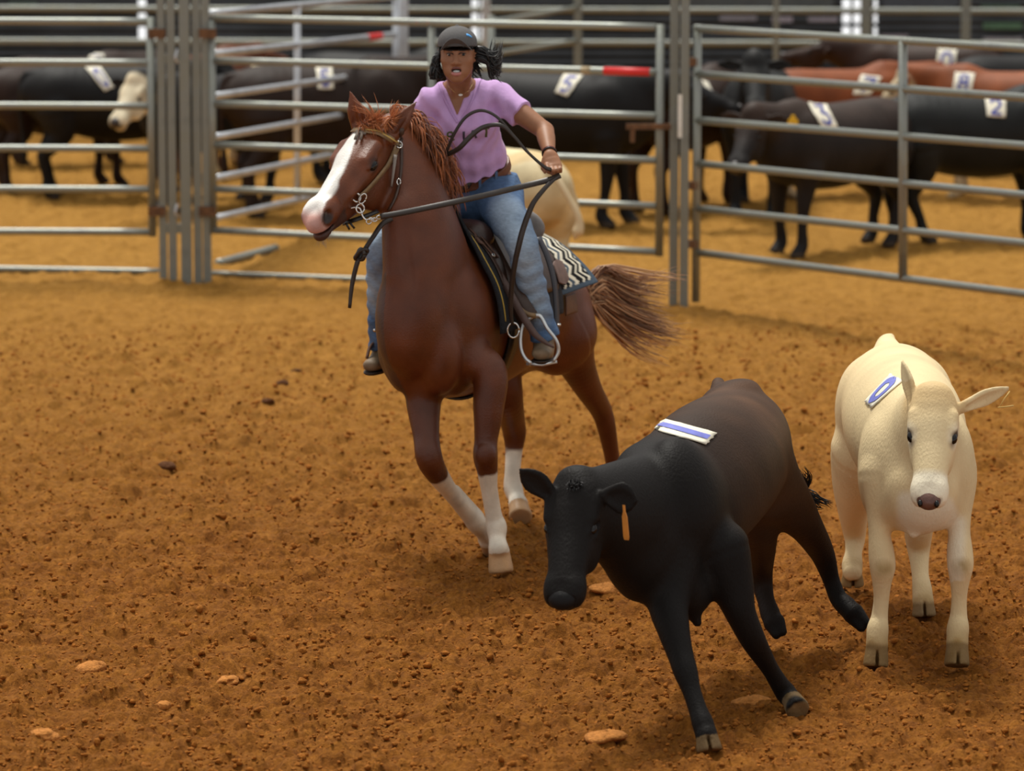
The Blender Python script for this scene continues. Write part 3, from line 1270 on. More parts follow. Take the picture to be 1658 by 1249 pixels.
    LF = [(HP(-.19, .125, .99), .10), (q(790, 600, 22.0), .083), (q(791, 660, 21.95), .070), (q(787, 712, 21.92), .053), (q(786, 738, 21.90), .056),
          (q(789, 762, 21.91), .047), (q(793, 800, 21.93), .0365), (q(800, 838, 21.95), .039), (q(804, 854, 21.95), .047),
          (q(805, 872, 21.93), .039), (q(807, 888, 21.90), .045)]
    B.chain(LF, .05)
    B.ell(q(786, 738, 21.86), (.045, .03, .05), None, .02)
    B.cone(q(797, 775, 21.97), q(806, 845, 21.99), .018, .022, .02)
    hoof(B, q(808, 893, 21.93), q(811, 922, 21.92), .047, .057, (.1, -1, 0))
    # right fore (folding)
    RFc = [(HP(-.20, -.115, .97), .105), (q(690, 600, 22.02), .098), (q(686, 650, 22.0), .080), (q(690, 705, 21.92), .060), (q(695, 742, 21.86), .060),
           (q(708, 768, 21.92), .050), (q(730, 798, 22.06), .038), (q(757, 830, 22.20), .040), (q(770, 845, 22.26), .047),
           (q(781, 860, 22.34), .038), (q(789, 868, 22.40), .044)]
    B.chain(RFc, .05)
    B.cone(q(738, 792, 22.10), q(774, 834, 22.29), .018, .022, .02)
    hoof(B, q(791, 871, 22.42), q(800, 884, 22.50), .044, .054, (-.5, -.4, -.7))
    # left hind (driving, far)
    LH = [(HP(1.02, .15, .92), .18), (q(916, 535, 23.22), .140), (q(931, 583, 23.3), .094), (q(952, 628, 23.42), .066), (q(972, 662, 23.57), .053),
          (q(981, 688, 23.62), .047), (q(990, 735, 23.70), .038), (q(998, 780, 23.74), .040), (q(1002, 795, 23.74), .047), (q(1007, 810, 23.70), .040)]
    B.chain(LH, .04)
    B.cone(q(969, 650, 23.56), q(981, 662, 23.66), .025, .03, .02)
    hoof(B, q(1009, 813, 23.60), q(1012, 826, 23.50), .045, .055, (-.1, -1, 0))
    # right hind (stepping under)
    RH = [(HP(1.0, -.16, .84), .18), (HP(.92, -.14, .76), .13), (q(818, 640, 23.2), .085), (q(829, 680, 23.36), .062), (q(833, 702, 23.42), .056),
          (q(832, 730, 23.42), .042), (q(830, 765, 23.38), .038), (q(831, 790, 23.36), .046), (q(836, 806, 23.32), .040), (q(839, 816, 23.28), .045)]
    B.chain(RH, .04)
    hoof(B, q(840, 819, 23.28), q(843, 836, 23.22), .045, .056, (-.1, -1, 0))
    B.cone(P(696, 505, 21.70), P(702, 600, 21.76), .022, .030, .05, op='sub')           # groove of the breast
    B.cone(P(768, 545, 21.74), P(764, 632, 21.82), .008, .012, .045, op='sub')           # crease of the foreleg
    B.cone(P(790, 625, 21.86), P(789, 700, 21.86), .004, .004, .03, op='sub')
    # tail dock
    B.cone(HP(1.25, .0, 1.08), P(950, 470, 23.72), .05, .032, .04)
    V, F = B.mesh(14, [(HD(.3, 0, -.1), .40), (P(620, 170, 22.0), .2)])
    del B
    # --- coat pattern
    n1 = pnoise(V, 5, 31)
    base = np.array([.108, .0285, .0088])
    dark = np.array([.060, .018, .009])
    C = base * (.9 + .3 * n1[:, None])
    C = np.repeat(C, 1, 0)
    lowd = np.zeros(len(V))
    for ch in (LF, RFc, LH, RH):
        for A, Bq in zip(ch[2:-1], ch[3:]):
            d, t = seg_dist(V, A[0], Bq[0])
            lowd = np.maximum(lowd, smooth_mask(d, .09, .13))
    C = C * (1 - .35 * lowd[:, None]) + dark * .35 * lowd[:, None]
    rel = (V - HH) / HS
    fa, fb, fc = rel @ hf, rel @ hl, rel @ hn
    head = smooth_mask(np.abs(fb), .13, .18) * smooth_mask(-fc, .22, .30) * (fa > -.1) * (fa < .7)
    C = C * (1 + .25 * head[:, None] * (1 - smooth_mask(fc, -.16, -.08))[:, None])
    white = np.array([.80, .77, .72])

    def blend(mask, col):
        nonlocal C
        C = C * (1 - mask[:, None]) + np.asarray(col) * mask[:, None]
    # blaze
    wv = np.interp(fa, [.04, .09, .14, .22, .32, .42, .5, .60], [.004, .016, .024, .036, .042, .046, .050, .056]) + .012 * (pnoise(V, 22, 41) - .5)
    ctr = np.interp(fa, [.05, .2, .5], [-.012, -.018, -.008])
    bl = smooth_mask(np.abs(fb - ctr) - wv, -.004, .004) * (fa > .05) * (fc > -.105) * (fa < .66)
    blend(bl * smooth_mask(-fc, .085, .11), white)
    pink = smooth_mask(-fa, -.585, -.545) * (fc > -.108) * (fa < .7) * smooth_mask(np.abs(fb + .005), .045, .06)
    blend(pink * .9, (.56, .27, .22))
    lipd = (fa > .44) * (fa < .7) * smooth_mask(fc, -.118, -.108) * (np.abs(fb) < .1)
    blend(lipd * .75, (.045, .026, .022))
    for sg in (-1, 1):
        d = np.linalg.norm(V - HD(.57, sg * .062, -.052), axis=1)
        blend(smooth_mask(d, .024, .038) * .95, (.022, .014, .012))
        d = np.linalg.norm(V - HD(.225, sg * .098, -.074), axis=1)
        blend(smooth_mask(d, .026, .05) * .75, (.022, .010, .008))
    # white stockings
    for ch, i0, jag in ((LF, 5, 1), (RFc, 5, 1), (RH, 5, 1)):
        m_ = np.zeros(len(V))
        pts = [c[0] for c in ch[i0:]]
        pts.append(pts[-1] + nrm(pts[-1] - pts[-2]) * .12)
        for A, Bq in zip(pts[:-1], pts[1:]):
            d, t = seg_dist(V, A, Bq)
            m_ = np.maximum(m_, smooth_mask(d, .085, .10))
        ax_ = nrm(pts[2] - pts[0])
        h = (V - pts[0]) @ ax_ + .05 * (pnoise(V, 26, 51) - .5)
        m_ = m_ * smooth_mask(-h, -.012, .004)
        blend(m_, np.array([.74, .67, .55]) * (.92 + .12 * pnoise(V, 14, 53)[:, None]))
    for a_, r_ in ((q(811, 908, 21.87), .085), (q(800, 880, 22.48), .075), (q(843, 830, 23.24), .08)):   # horn of the hooves
        pass
    hh = [(q(808, 893, 21.93), q(811, 922, 21.92)), (q(840, 819, 23.28), q(843, 836, 23.22)), (q(791, 871, 22.42), q(800, 884, 22.50))]
    for A, Bq in hh:
        d, t = seg_dist(V, A, Bq + (Bq - A))
        ax_ = nrm(Bq - A)
        blend(smooth_mask(d, .085, .10) * ((V - A) @ ax_ > .004), (.50, .30, .15))
    d, t = seg_dist(V, q(1009, 813, 23.66), q(1012, 830, 23.6))
    blend(smooth_mask(d, .07, .08) * 1.0, (.10, .06, .035))
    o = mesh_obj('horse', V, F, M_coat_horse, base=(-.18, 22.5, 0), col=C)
    tag(o, 'chestnut horse with white blaze and white stockings cantering under the rider', 'horse')
    mb = MB()
    for sg in (-1, 1):
        mb = MB()
        mb.ball(HD(.225, sg * .087, -.075), (.034, .023, .025), (hf, hl, hn), 18, 12)
        mb.build('eye', M_eye, o)
    return o, bvh_of(V, F)


horse, horse_bvh = build_horse()


def strand(mb, pts, r, c, seg=5, n=9):
    p = spline(pts, n)
    rr = r * np.interp(np.linspace(0, 1, n), [0, .15, .6, 1], [.7, 1, .8, .12])
    mb.tube(p, rr, seg, c)


def build_hair():
    # mane
    crest = [P(630, 190, 22.20), P(660, 216, 22.24), P(686, 256, 22.26), P(704, 302, 22.30), P(718, 338, 22.36)]
    crest = spline(crest, 60)
    mb = MB()
    for i in range(820):
        t = rnd.random()
        k = int(t * 59)
        p0 = near(horse_bvh, crest[k], -.006)[0]
        L_ = np.interp(t, [0, .3, .7, 1], [.12, .20, .20, .11]) * rnd.uniform(.65, 1.15)
        out = np.array([rnd.uniform(.15, .8) * np.interp(t, [0, .5, 1], [.8, .75, .5]), rnd.uniform(-.55, .3), rnd.uniform(.15, .75)])
        if t < .25 and rnd.random() < .5:
            out[2] += .8
        out = nrm(out)
        p1 = p0 + out * L_ * .38
        dn = nrm(np.array([rnd.uniform(-.05, .4), rnd.uniform(-.45, .0), rnd.uniform(-1.25, -.5)]))
        p2 = p1 + nrm(out + dn) * L_ * .38
        p3 = p2 + dn * L_ * .5
        b = rnd.uniform(.55, 1.25)
        c = np.array([.36, .105, .027]) * b if rnd.random() < .75 else np.array([.13, .038, .014])
        strand(mb, [p0, p1, p2, p3], rnd.uniform(.002, .0055), c)
    mb.build('mane', M_hair_horse, horse, attr=True)
    # forelock
    mb = MB()
    clumps = []
    for i in range(26):
        t = rnd.random()
        up = rnd.random() < .5
        if up:
            d = nrm([rnd.uniform(-.25, .75), rnd.uniform(-.4, .2), rnd.uniform(.45, 1.1)])
            d2 = nrm(d + np.array([rnd.uniform(-.5, .7), -.1, rnd.uniform(-.5, .6)]))
            L_ = rnd.uniform(.05, .095) * (1.7 if i in (3, 4) else 1)
        else:
            d = nrm([rnd.uniform(-.7, .3), -.7, rnd.uniform(-.05, .45)])
            d2 = nrm([rnd.uniform(-.8, .8), -.3, rnd.uniform(-.7, .1)])
            L_ = rnd.uniform(.05, .085)
        clumps.append((t, rnd.uniform(-6, 10), d, d2, L_))
    for i in range(620):
        t, dy, d, d2, L_ = clumps[i % 26]
        p0 = P(588 + 42 * t + rnd.uniform(-5, 5), 188 + 4 * t + dy + rnd.uniform(-3, 3), 21.95)
        p0 = near(horse_bvh, p0, -.004)[0]
        j = RNG.normal(0, .16, 3)
        L_ = L_ * rnd.uniform(.65, 1.1)
        p1 = p0 + nrm(d + j) * L_ * .5
        p2 = p1 + nrm(d2 + j * 1.3 + RNG.normal(0, .12, 3)) * L_ * .55
        b = rnd.uniform(.65, 1.45)
        strand(mb, [p0, p1, p2], rnd.uniform(.0012, .0030), np.array([.40, .125, .032]) * b, 5, 7)
    mb.build('forelock', M_hair_horse, horse, attr=True)
    # tail
    mb = MB()
    root = P(946, 476, 23.70)
    for i in range(680):
        u = rnd.random()
        f = rnd.gauss(0, 1)
        f = max(-1.6, min(1.6, f))
        p0 = root + np.array([rnd.uniform(-.02, .03), rnd.uniform(-.03, .03), rnd.uniform(-.06, .05)])
        L_ = rnd.uniform(.5, 1.1)
        ex, ey = 1082 + 14 * math.sin(3 * f) + rnd.uniform(-16, 14), 518 + f * 44
        p3 = P(946 + (ex - 946) * L_, 478 + (ey - 478) * L_, 23.9 + rnd.uniform(-.09, .09))
        p1 = P(974 + rnd.uniform(-6, 6), 480 + f * 27 - 6, 23.76 + rnd.uniform(-.05, .05))
        p2 = P(946 + (ex - 946) * L_ * .62, 470 + (ey - 478) * L_ * .86 + rnd.uniform(-6, 6), 23.86 + rnd.uniform(-.08, .08))
        if rnd.random() < .10:
            p3 = p3 + np.array([.03, 0, rnd.uniform(-.06, .10)])
        base = np.array([.54, .31, .16]) if rnd.random() < .6 else np.array([.20, .085, .036])
        strand(mb, [p0, p1, p2, p3], rnd.uniform(.0015, .0045), base * rnd.uniform(.6, 1.3), 4, 10)
    mb.build('tail', M_hair_horse, horse, attr=True)
    # whiskers on the chin
    mb = MB()
    for i in range(26):
        p0 = near(horse_bvh, HD(rnd.uniform(.53, .61), rnd.uniform(-.03, .04), -.17), 0)[0]
        p1 = p0 + nrm([rnd.uniform(-.4, .5), -.4, -1]) * rnd.uniform(.02, .045)
        mb.tube([p0, lerp(p0, p1, .5) + [0, -.002, 0], p1], [.0008, .0007, .0003], 4, (.4, .3, .22))
    mb.build('whiskers', M_hair_horse, horse, attr=True)


build_hair()
# ------------------------------------------------------------------ calves
M_paper = mat('number_paper', (.80, .76, .62), .7, var=.12, vscale=18)
M_ink = mat('blue_ink', (.055, .065, .30), .6, var=.3, vscale=25)
M_ink_pale = mat('violet_blue_ink', (.16, .18, .56), .6, var=.2, vscale=25)
M_tag_yellow = mat('yellow_tag', (.78, .48, .02), .5)
M_tag_orange = mat('orange_tag', (.52, .19, .025), .5, var=.2)
M_nose_pink = mat('wet_pink_nose', (.135, .060, .042), .3, spec=.5, var=.2, vscale=40, bump=.2, bscale=120)
M_twine = mat('straw', (.62, .40, .12), .7)


def cow_head(B, H, f, l, n, S=1.0, k=1.0):
    """head of a calf: poll at H, f to the muzzle, l to its left, n out of its forehead"""
    D = lambda a, b, c: H + (f * a + l * b + n * c) * S
    ax = (f, l, n)
    r = lambda *v: tuple(np.array(v) * S)
    B.ell(D(.05, 0, -.075), r(.09, .085, .080), ax, .03 * S)
    B.ell(D(.12, 0, -.075), r(.12, .096, .074), ax, .03 * S)
    B.ell(D(.005, 0, -.045), r(.035, .052, .04), ax, .03 * S)                     # poll knob
    B.cone(D(.14, 0, -.075), D(.375, 0, -.055), .074 * S, .054 * S, .03 * S, l, .082 * S, .061 * S)
    for sg in (-1, 1):
        B.ell(D(.20, sg * .050, -.125), r(.11, .036, .085), ax, .03 * S)
        B.cone(D(.10, sg * .076, -.034), D(.155, sg * .076, -.032), .018 * S, .015 * S, .024 * S)
        B.ell(D(.185, sg * .094, -.052), r(.026, .016, .018), ax, .006 * S, 'sub')
        B.cone(D(.166, sg * .075, -.029), D(.208, sg * .071, -.031), .0055 * S, .005 * S, .006 * S)
        B.cone(D(.166, sg * .087, -.066), D(.208, sg * .083, -.066), .007 * S, .006 * S, .008 * S)
        B.ell(D(.402, sg * .036, -.058), r(.055, .036, .047), ax, .025 * S)
    B.cone(D(.17, 0, -.150), D(.40, 0, -.100), .052 * S, .030 * S, .03 * S, l, .048 * S, .042 * S)
    B.ell(D(.425, 0, -.055), r(.040, .056, .045), ax, .02 * S)
    B.ell(D(.415, 0, -.112), r(.036, .040, .022), ax, .012 * S)
    B.ell(D(.405, 0, -.0955), r(.075, .085, .005), (f * .98 + n * .2, l, n * .98 - f * .2), .005 * S, 'sub')
    for sg in (-1, 1):
        B.ell(D(.455, sg * .040, -.022), r(.018, .012, .018), (f, l * .85 - n * .5 * sg, n * .85 + l * .5 * sg), .006 * S, 'sub')
    return D


def cow_ear(B, b0, t0, fc, wid, S=1.0, droop=0.0):
    d = nrm(t0 - b0)
    fc = nrm(np.asarray(fc) - d * (np.asarray(fc) @ d))
    w = np.cross(d, fc)
    L_ = np.linalg.norm(t0 - b0)
    dr = np.array([0, 0, -droop])
    at = lambda t: lerp(b0, t0, t) + dr * t * t
    B.chain([(at(-.15), .020 * S, .022 * S), (at(.22), .018 * S, wid * .8), (at(.5), .014 * S, wid), (at(.78), .011 * S, wid * .7), (at(1), .005, .006)],
            .012 * S, w)
    B.chain([(at(.10) + fc * .020 * S, .013 * S, wid * .35), (at(.5) + fc * .016 * S, .013 * S, wid * .66), (at(.85) + fc * .010 * S, .005, wid * .3)],
            .006 * S, w, 'sub')


def cow_foot(B, top, bot, r0, r1, fwd):
    hoof(B, top, bot, r0, r1, fwd, .012, True)


def ear_tag(parent, p, w, h, m_, nrm_=(0, -1, 0), down=(0, 0, -1), label=None):
    n = nrm(nrm_)
    d = nrm(down)
    s = nrm(np.cross(d, n))
    mb = MB()
    pro = [(-.18, 0), (-.18, .18), (-.45, .34), (-.5, .9), (-.38, 1), (.38, 1), (.5, .9), (.45, .34), (.18, .18), (.18, 0)]
    f = [p + s * u * w + d * v * h + n * .002 for u, v in pro]
    b = [p + s * u * w + d * v * h - n * .002 for u, v in pro]
    k = len(pro)
    mb.add(f + b, [tuple(range(k)), tuple(range(2 * k - 1, k - 1, -1))] + [(i, k + i, k + (i + 1) % k, (i + 1) % k) for i in range(k)])
    o = mb.build('ear_tag', m_, parent, smooth=False)
    if label:
        o['label'] = label
    return o


def build_black_calf():
    B = Body((.02, 17.9, -.03), (1.68, 21.45, 1.35), .0075)
    q = P
    le = math.radians(20)
    fw = nrm([-.46, -.89, 0])
    l0 = np.array([.89, -.46, 0])
    up = np.array([0, 0, 1]) * math.cos(le) - l0 * math.sin(le)
    lf = l0 * math.cos(le) + np.array([0, 0, 1]) * math.sin(le)
    st = [(q(1042, 875, 18.92), .20, .165), (q(1080, 825, 19.12), .275, .205), (q(1120, 795, 19.36), .285, .235), (q(1150, 765, 19.6), .285, .255),
          (q(1183, 737, 19.92), .265, .225), (q(1202, 715, 20.18), .230, .195), (q(1210, 700, 20.36), .16, .15)]
    B.chain(st, .04, lf)
    # shoulder and hip forms
    B.ell(q(1112, 800, 19.02), (.12, .19, .23), (lf, fw, up), .05)
    B.ell(q(1050, 815, 19.12), (.10, .18, .22), (lf, fw, up), .05)
    B.ell(q(1229, 762, 20.12), (.10, .20, .22), (lf, fw, up), .05)
    B.ell(q(1185, 640, 20.2), (.10, .16, .06), (lf, fw, up), .05)
    B.cone(q(1165, 640, 20.3), q(1163, 622, 20.42), .045, .028, .04)              # tail head
    B.cone(q(1212, 668, 20.05), q(1195, 665, 20.1), .03, .05, .05)                # hook bone
    B.ell(q(1112, 945, 18.98), (.09, .13, .13), (lf, fw, up), .05)                # brisket
    B.cone(q(1090, 930, 18.95), q(1129, 1008, 18.95), .06, .018, .03)             # loose dewlap
    # neck
    nb = nrm(lf * .7 + np.array([.93, -.38, 0]) * .3)
    B.chain([(q(1065, 830, 19.05), .24, .17), (q(1022, 826, 18.82), .20, .135), (q(985, 822, 18.66), .165, .11), (q(955, 812, 18.56), .125, .095)], .04, nb)
    B.cone(q(985, 880, 18.68), q(1040, 930, 18.86), .075, .11, .06)
    f = nrm([-.10, -.50, -.85])
    l = np.array([.95, -.28, .01])
    l = nrm(l - f * (l @ f))
    n = nrm(np.cross(f, l))
    H = q(927, 764, 18.52)
    S = 1.14
    D = cow_head(B, H, f, l, n, S)
    cow_ear(B, q(892, 802, 18.52), q(842, 760, 18.50), (-.2, -.85, -.35), .056)
    cow_ear(B, q(984, 803, 18.46), q(1032, 812, 18.42), (-.35, -.9, -.1), .066)
    # legs
    RF = [(q(1085, 900, 18.95), .12), (q(1082, 975, 18.82), .082), (q(1090, 1018, 18.73), .064), (q(1102, 1062, 18.65), .050), (q(1110, 1088, 18.60), .047),
          (q(1120, 1120, 18.55), .036), (q(1130, 1150, 18.50), .036), (q(1138, 1172, 18.46), .042), (q(1142, 1186, 18.44), .040)]
    LF = [(q(1165, 890, 19.05), .12), (q(1186, 950, 19.02), .084), (q(1198, 990, 19.0), .062), (q(1216, 1030, 19.02), .052), (q(1228, 1052, 19.06), .045),
          (q(1246, 1082, 19.12), .035), (q(1262, 1108, 19.16), .037), (q(1272, 1122, 19.18), .042), (q(1278, 1130, 19.18), .040)]
    LH = [(q(1232, 768, 20.12), .15), (q(1270, 810, 20.2), .112), (q(1303, 850, 20.3), .074), (q(1326, 886, 20.45), .056), (q(1336, 908, 20.5), .047),
          (q(1346, 940, 20.52), .036), (q(1357, 968, 20.5), .038), (q(1370, 982, 20.47), .043), (q(1380, 992, 20.44), .040)]
    RH = [(q(1205, 790, 20.1), .14), (q(1222, 845, 20.2), .10), (q(1230, 885, 20.32), .070), (q(1231, 918, 20.44), .055), (q(1234, 945, 20.46), .045),
          (q(1240, 972, 20.42), .037), (q(1247, 994, 20.38), .042), (q(1252, 1006, 20.35), .040)]
    for c in (RF, LF, LH, RH):
        B.chain(c, .045)
    cow_foot(B, q(1144, 1190, 18.43), q(1148, 1213, 18.41), .040, .050, (.1, -1, 0))
    cow_foot(B, q(1282, 1133, 19.15), q(1291, 1148, 19.09), .039, .048, (.2, -1, -.2))
    for a, b in ((q(1382, 994, 20.44), q(1399, 1013, 20.40)), (q(1254, 1009, 20.34), q(1262, 1026, 20.31))):      # trailing hind hooves, toes down
        sd_ = nrm(np.cross(b - a, [0, -1, 0]))
        for sg in (-1, 1):
            B.cone(a + sd_ * sg * .016, b + sd_ * sg * .015, .030, .019, .010)
    V, F = B.mesh(8, [(H + f * .22, .36)])
    n1 = pnoise(V, 6, 61)
    C = np.array([.0098, .0082, .0074]) * (.75 + .5 * n1[:, None])
    c0 = q(1200, 700, 20.0)
    d = np.linalg.norm((V - c0) * np.array([1, .7, .8]), axis=1)
    dust = smooth_mask(d, .1, .75) * (.45 + .8 * pnoise(V, 11, 63))               # dusty brown back
    C = C + np.array([.085, .040, .019]) * np.clip(dust, 0, 1)[:, None]
    for A, Bq in ((q(1144, 1192, 18.43), q(1148, 1215, 18.41)), (q(1282, 1135, 19.17), q(1291, 1150, 19.13))):
        d, t = seg_dist(V, A, Bq + (Bq - A) * .5)
        m_ = smooth_mask(d, .068, .078) * ((V - A) @ nrm(Bq - A) > .004)
        C = C * (1 - m_[:, None]) + np.array([.17, .11, .05]) * m_[:, None] * (.5 + pnoise(V, 30, 66)[:, None])
    o = mesh_obj('calf', V, F, M_coat, base=(.7, 19.4, 0), col=C)
    tag(o, 'black calf running in front with blue number one on its back', 'calf')
    bv = bvh_of(V, F)
    for sg in (-1, 1):
        mb = MB()
        mb.ball(D(.186, sg * .0765, -.046), np.array([.020, .0155, .0145]) * S, (f, l, n), 14, 10)
        mb.build('eye', M_eye, o)
    mb = MB()
    mb.ball(D(.437, 0, -.038), np.array([.041, .049, .033]) * S, (f, l, n), 18, 12)
    mb.build('nose_pad', mat('wet_black_nose', (.006, .005, .005), .55, spec=.2, bump=.2, bscale=140), o)
    ear_tag(o, q(1010, 818, 18.40), .030, .135, M_tag_orange, (-.75, -.65, .1), (.08, -.02, -1), 'orange ear tag')
    # tail tossed behind the far hip
    mb = MB()
    tl = [q(1283, 762, 20.58), q(1287, 772, 20.57), q(1292, 790, 20.56), q(1310, 806, 20.56), q(1330, 816, 20.54), q(1350, 824, 20.52)]
    mb.tube(spline([q(1166, 630, 20.42), q(1192, 650, 20.58), q(1232, 698, 20.62), q(1268, 745, 20.60)] + tl[:4], 30), np.linspace(.026, .012, 30), 8)
    for i in range(60):
        a = lerp(tl[2], tl[3], rnd.random()) + RNG.normal(0, .006, 3)
        if rnd.random() < .3:
            e = q(1294 + rnd.uniform(-8, 14), 762 + rnd.uniform(-10, 14), 20.52)
            m_ = lerp(a, e, .5) + [rnd.uniform(0, .04), 0, .01]
        else:
            e = q(1338 + rnd.uniform(-14, 14), 818 + rnd.uniform(-7, 9), 20.52)
            m_ = lerp(a, e, .5) + [0, 0, rnd.uniform(-.02, .03)]
        strand(mb, [a, m_, e], rnd.uniform(.002, .004), (0, 0, 0), 4, 8)
    mb.build('tail', M_black_hair, o)
    patch('back_number', bv, [(1041, 692), (1072, 679), (1159, 703), (1142, 721)], o, M_paper, M_ink_pale, '1', 'white paper patch with a blue bar', lw=.22,
          box=(.1, .9, .12, .98))
    # tuft on the poll
    mb = MB()
    for i in range(90):
        a = near(bv, q(926 + rnd.uniform(-14, 14), 776 + rnd.uniform(-6, 14), 18.45), -.003)[0]
        e = a + nrm([rnd.uniform(-.6, .6), -.5, rnd.uniform(-.3, .8)]) * rnd.uniform(.012, .03)
        mb.tube([a, lerp(a, e, .5) + [0, 0, .004], e], [.0018, .0016, .0005], 4)
    mb.build('poll_tuft', M_black_hair, o)
    return o


def build_white_calf():
    B = Body((1.18, 19.1, -.03), (2.10, 22.6, 1.34), .0075)
    q = P
    fw = nrm([.10, -.99, 0])
    lf = np.array([.99, .10, 0])
    up = np.array([0, 0, 1.])
    st = [(q(1490, 790, 19.88), .19, .155), (q(1484, 735, 20.08), .265, .205), (q(1474, 708, 20.35), .285, .235), (q(1464, 690, 20.65), .285, .252),
          (q(1455, 668, 21.0), .27, .245), (q(1449, 645, 21.3), .24, .225), (q(1446, 638, 21.5), .17, .17)]
    B.chain(st, .04, lf)
    for sg in (-1, 1):
        B.ell(q(1484 + sg * 55, 765, 20.05), (.10, .16, .22), (lf, fw, up), .05)
        B.ell(q(1449 + sg * 55, 670, 21.3), (.11, .2, .22), (lf, fw, up), .05)
        B.ell(q(1484 + sg * 36, 815, 19.93), (.08, .10, .11), (lf, fw, up), .04)
    B.ell(q(1480, 810, 19.86), (.09, .12, .12), (lf, fw, up), .05)
    B.cone(q(1480, 835, 19.82), q(1479, 866, 19.80), .05, .014, .03)
    B.chain([(q(1438, 575, 21.5), .07), (q(1436, 558, 21.62), .045), (q(1441, 548, 21.66), .022), (q(1444, 545, 21.68), .01)], .05)   # raised tail head
    # neck
    B.chain([(q(1488, 735, 20.02), .25, .17), (q(1496, 700, 19.88), .20, .13), (q(1503, 680, 19.80), .15, .105), (q(1506, 662, 19.76), .11, .09)], .04, lf)
    f = nrm([-.08, -.50, -.86])
    l = np.array([.985, -.13, -.03])
    l = nrm(l - f * (l @ f))
    n = nrm(np.cross(f, l))
    H = q(1513, 627, 19.66)
    S = 1.07
    D = cow_head(B, H, f, l, n, S)
    cow_ear(B, q(1480, 658, 19.72), q(1461, 584, 19.80), (-.75, -.6, .1), .034)
    cow_ear(B, q(1558, 660, 19.70), q(1634, 628, 19.72), (.25, -.9, -.35), .040)
    RF = [(q(1432, 770, 19.98), .10), (q(1426, 815, 19.95), .062), (q(1424, 860, 19.92), .046), (q(1427, 895, 19.90), .053), (q(1429, 918, 19.89), .053),
          (q(1428, 942, 19.90), .040), (q(1427, 970, 19.91), .032), (q(1424, 1000, 19.91), .035), (q(1421, 1020, 19.89), .045), (q(1420, 1038, 19.87), .043)]
    LF = [(q(1540, 770, 20.02), .10), (q(1550, 815, 19.98), .062), (q(1553, 860, 19.95), .046), (q(1554, 892, 19.93), .053), (q(1555, 915, 19.92), .054),
          (q(1554, 942, 19.93), .040), (q(1553, 970, 19.94), .032), (q(1552, 998, 19.94), .036), (q(1551, 1018, 19.92), .046), (q(1550, 1036, 19.90), .044)]
    RH = [(q(1400, 730, 21.3), .15), (q(1388, 780, 21.4), .11), (q(1382, 822, 21.5), .072), (q(1383, 852, 21.62), .056), (q(1384, 875, 21.64), .045),
          (q(1382, 895, 21.60), .038), (q(1380, 914, 21.55), .046), (q(1380, 926, 21.52), .044)]
    LH = [(q(1490, 740, 21.2), .15), (q(1492, 800, 21.1), .105), (q(1488, 848, 21.05), .068), (q(1487, 876, 21.12), .056), (q(1488, 900, 21.12), .045),
          (q(1490, 930, 21.05), .037), (q(1493, 955, 20.98), .043), (q(1494, 970, 20.94), .044)]
    for c in (RF, LF, LH, RH):
        B.chain(c, .03)
    feet = [(q(1420, 1044, 19.88), q(1418, 1075, 19.86)), (q(1550, 1042, 19.90), q(1549, 1074, 19.87)), (q(1380, 929, 21.58), q(1380, 945, 21.58)),
            (q(1495, 975, 20.94), q(1496, 994, 20.93))]
    for a, b in feet:
        cow_foot(B, a, b, .043, .052, (0, -1, 0))
    V, F = B.mesh(8, [(H + f * .22, .34)])
    n1 = pnoise(V, 5, 71)
    n2 = pnoise(V, 16, 73)
    C = np.array([.78, .62, .36]) * (.93 + .14 * n1[:, None])
    pale = np.array([.86, .80, .64])

    def blend(m_, c):
        nonlocal C
        C = C * (1 - m_[:, None]) + np.asarray(c) * m_[:, None]
    rel = V - H
    fa, fb, fc = rel @ f, rel @ l, rel @ n
    hd = (fa > -.05) * (fa < .6) * smooth_mask(np.abs(fb), .12, .15)
    blend(hd * smooth_mask(-fc, .16, .22) * smooth_mask(fa, .04, .16) * .55 * (fa < .36), (.56, .36, .15))   # buff forehead
    blend(hd * smooth_mask(-fa, -.375, -.345) * .75, pale)
    blend(smooth_mask(np.linalg.norm(rel - (f * .19 + n * -.06 + l * .1), axis=1), .03, .07) * .6, pale)
    blend(smooth_mask(np.linalg.norm(rel - (f * .19 + n * -.06 - l * .1), axis=1), .03, .07) * .6, pale)
    for sg in (-1, 1):
        blend(smooth_mask(np.linalg.norm(rel - (f * .187 + n * -.052 + l * .088 * sg), axis=1), .022, .036) * .9, (.035, .016, .010))
        blend(smooth_mask(np.linalg.norm(rel - (f * .225 + n * -.042 + l * .084 * sg), axis=1), .008, .030) * .6, (.14, .08, .05))
        blend(smooth_mask(np.linalg.norm(rel - (f * .46 + n * -.042 + l * .042 * sg), axis=1), .012, .022) * .9, (.05, .018, .014))
    for ch in (RF, LF):
        blend(smooth_mask(np.linalg.norm(V - (ch[4][0] + [0, -.045, .0]), axis=1), .015, .05) * .7 * (.4 + pnoise(V, 40, 75)), (.34, .22, .07))   # dirty knees
    for a, b in feet:
        d, t = seg_dist(V, a + (a - b) * 1.3, b)
        m_ = smooth_mask(d, .07, .09)
        h = (V - a) @ nrm(b - a)
        blend(m_ * smooth_mask(-h, -.0, .10) * .75 * (.35 + pnoise(V, 24, 77)), (.36, .22, .07))
        blend(m_ * smooth_mask(-h, -.012, .004) * .85, (.20, .12, .045))
    o = mesh_obj('calf', V, F, M_coat, base=(1.62, 20.6, 0), col=C)
    tag(o, 'cream white calf walking towards the camera at right with blue flank number', 'calf')
    bv = bvh_of(V, F)
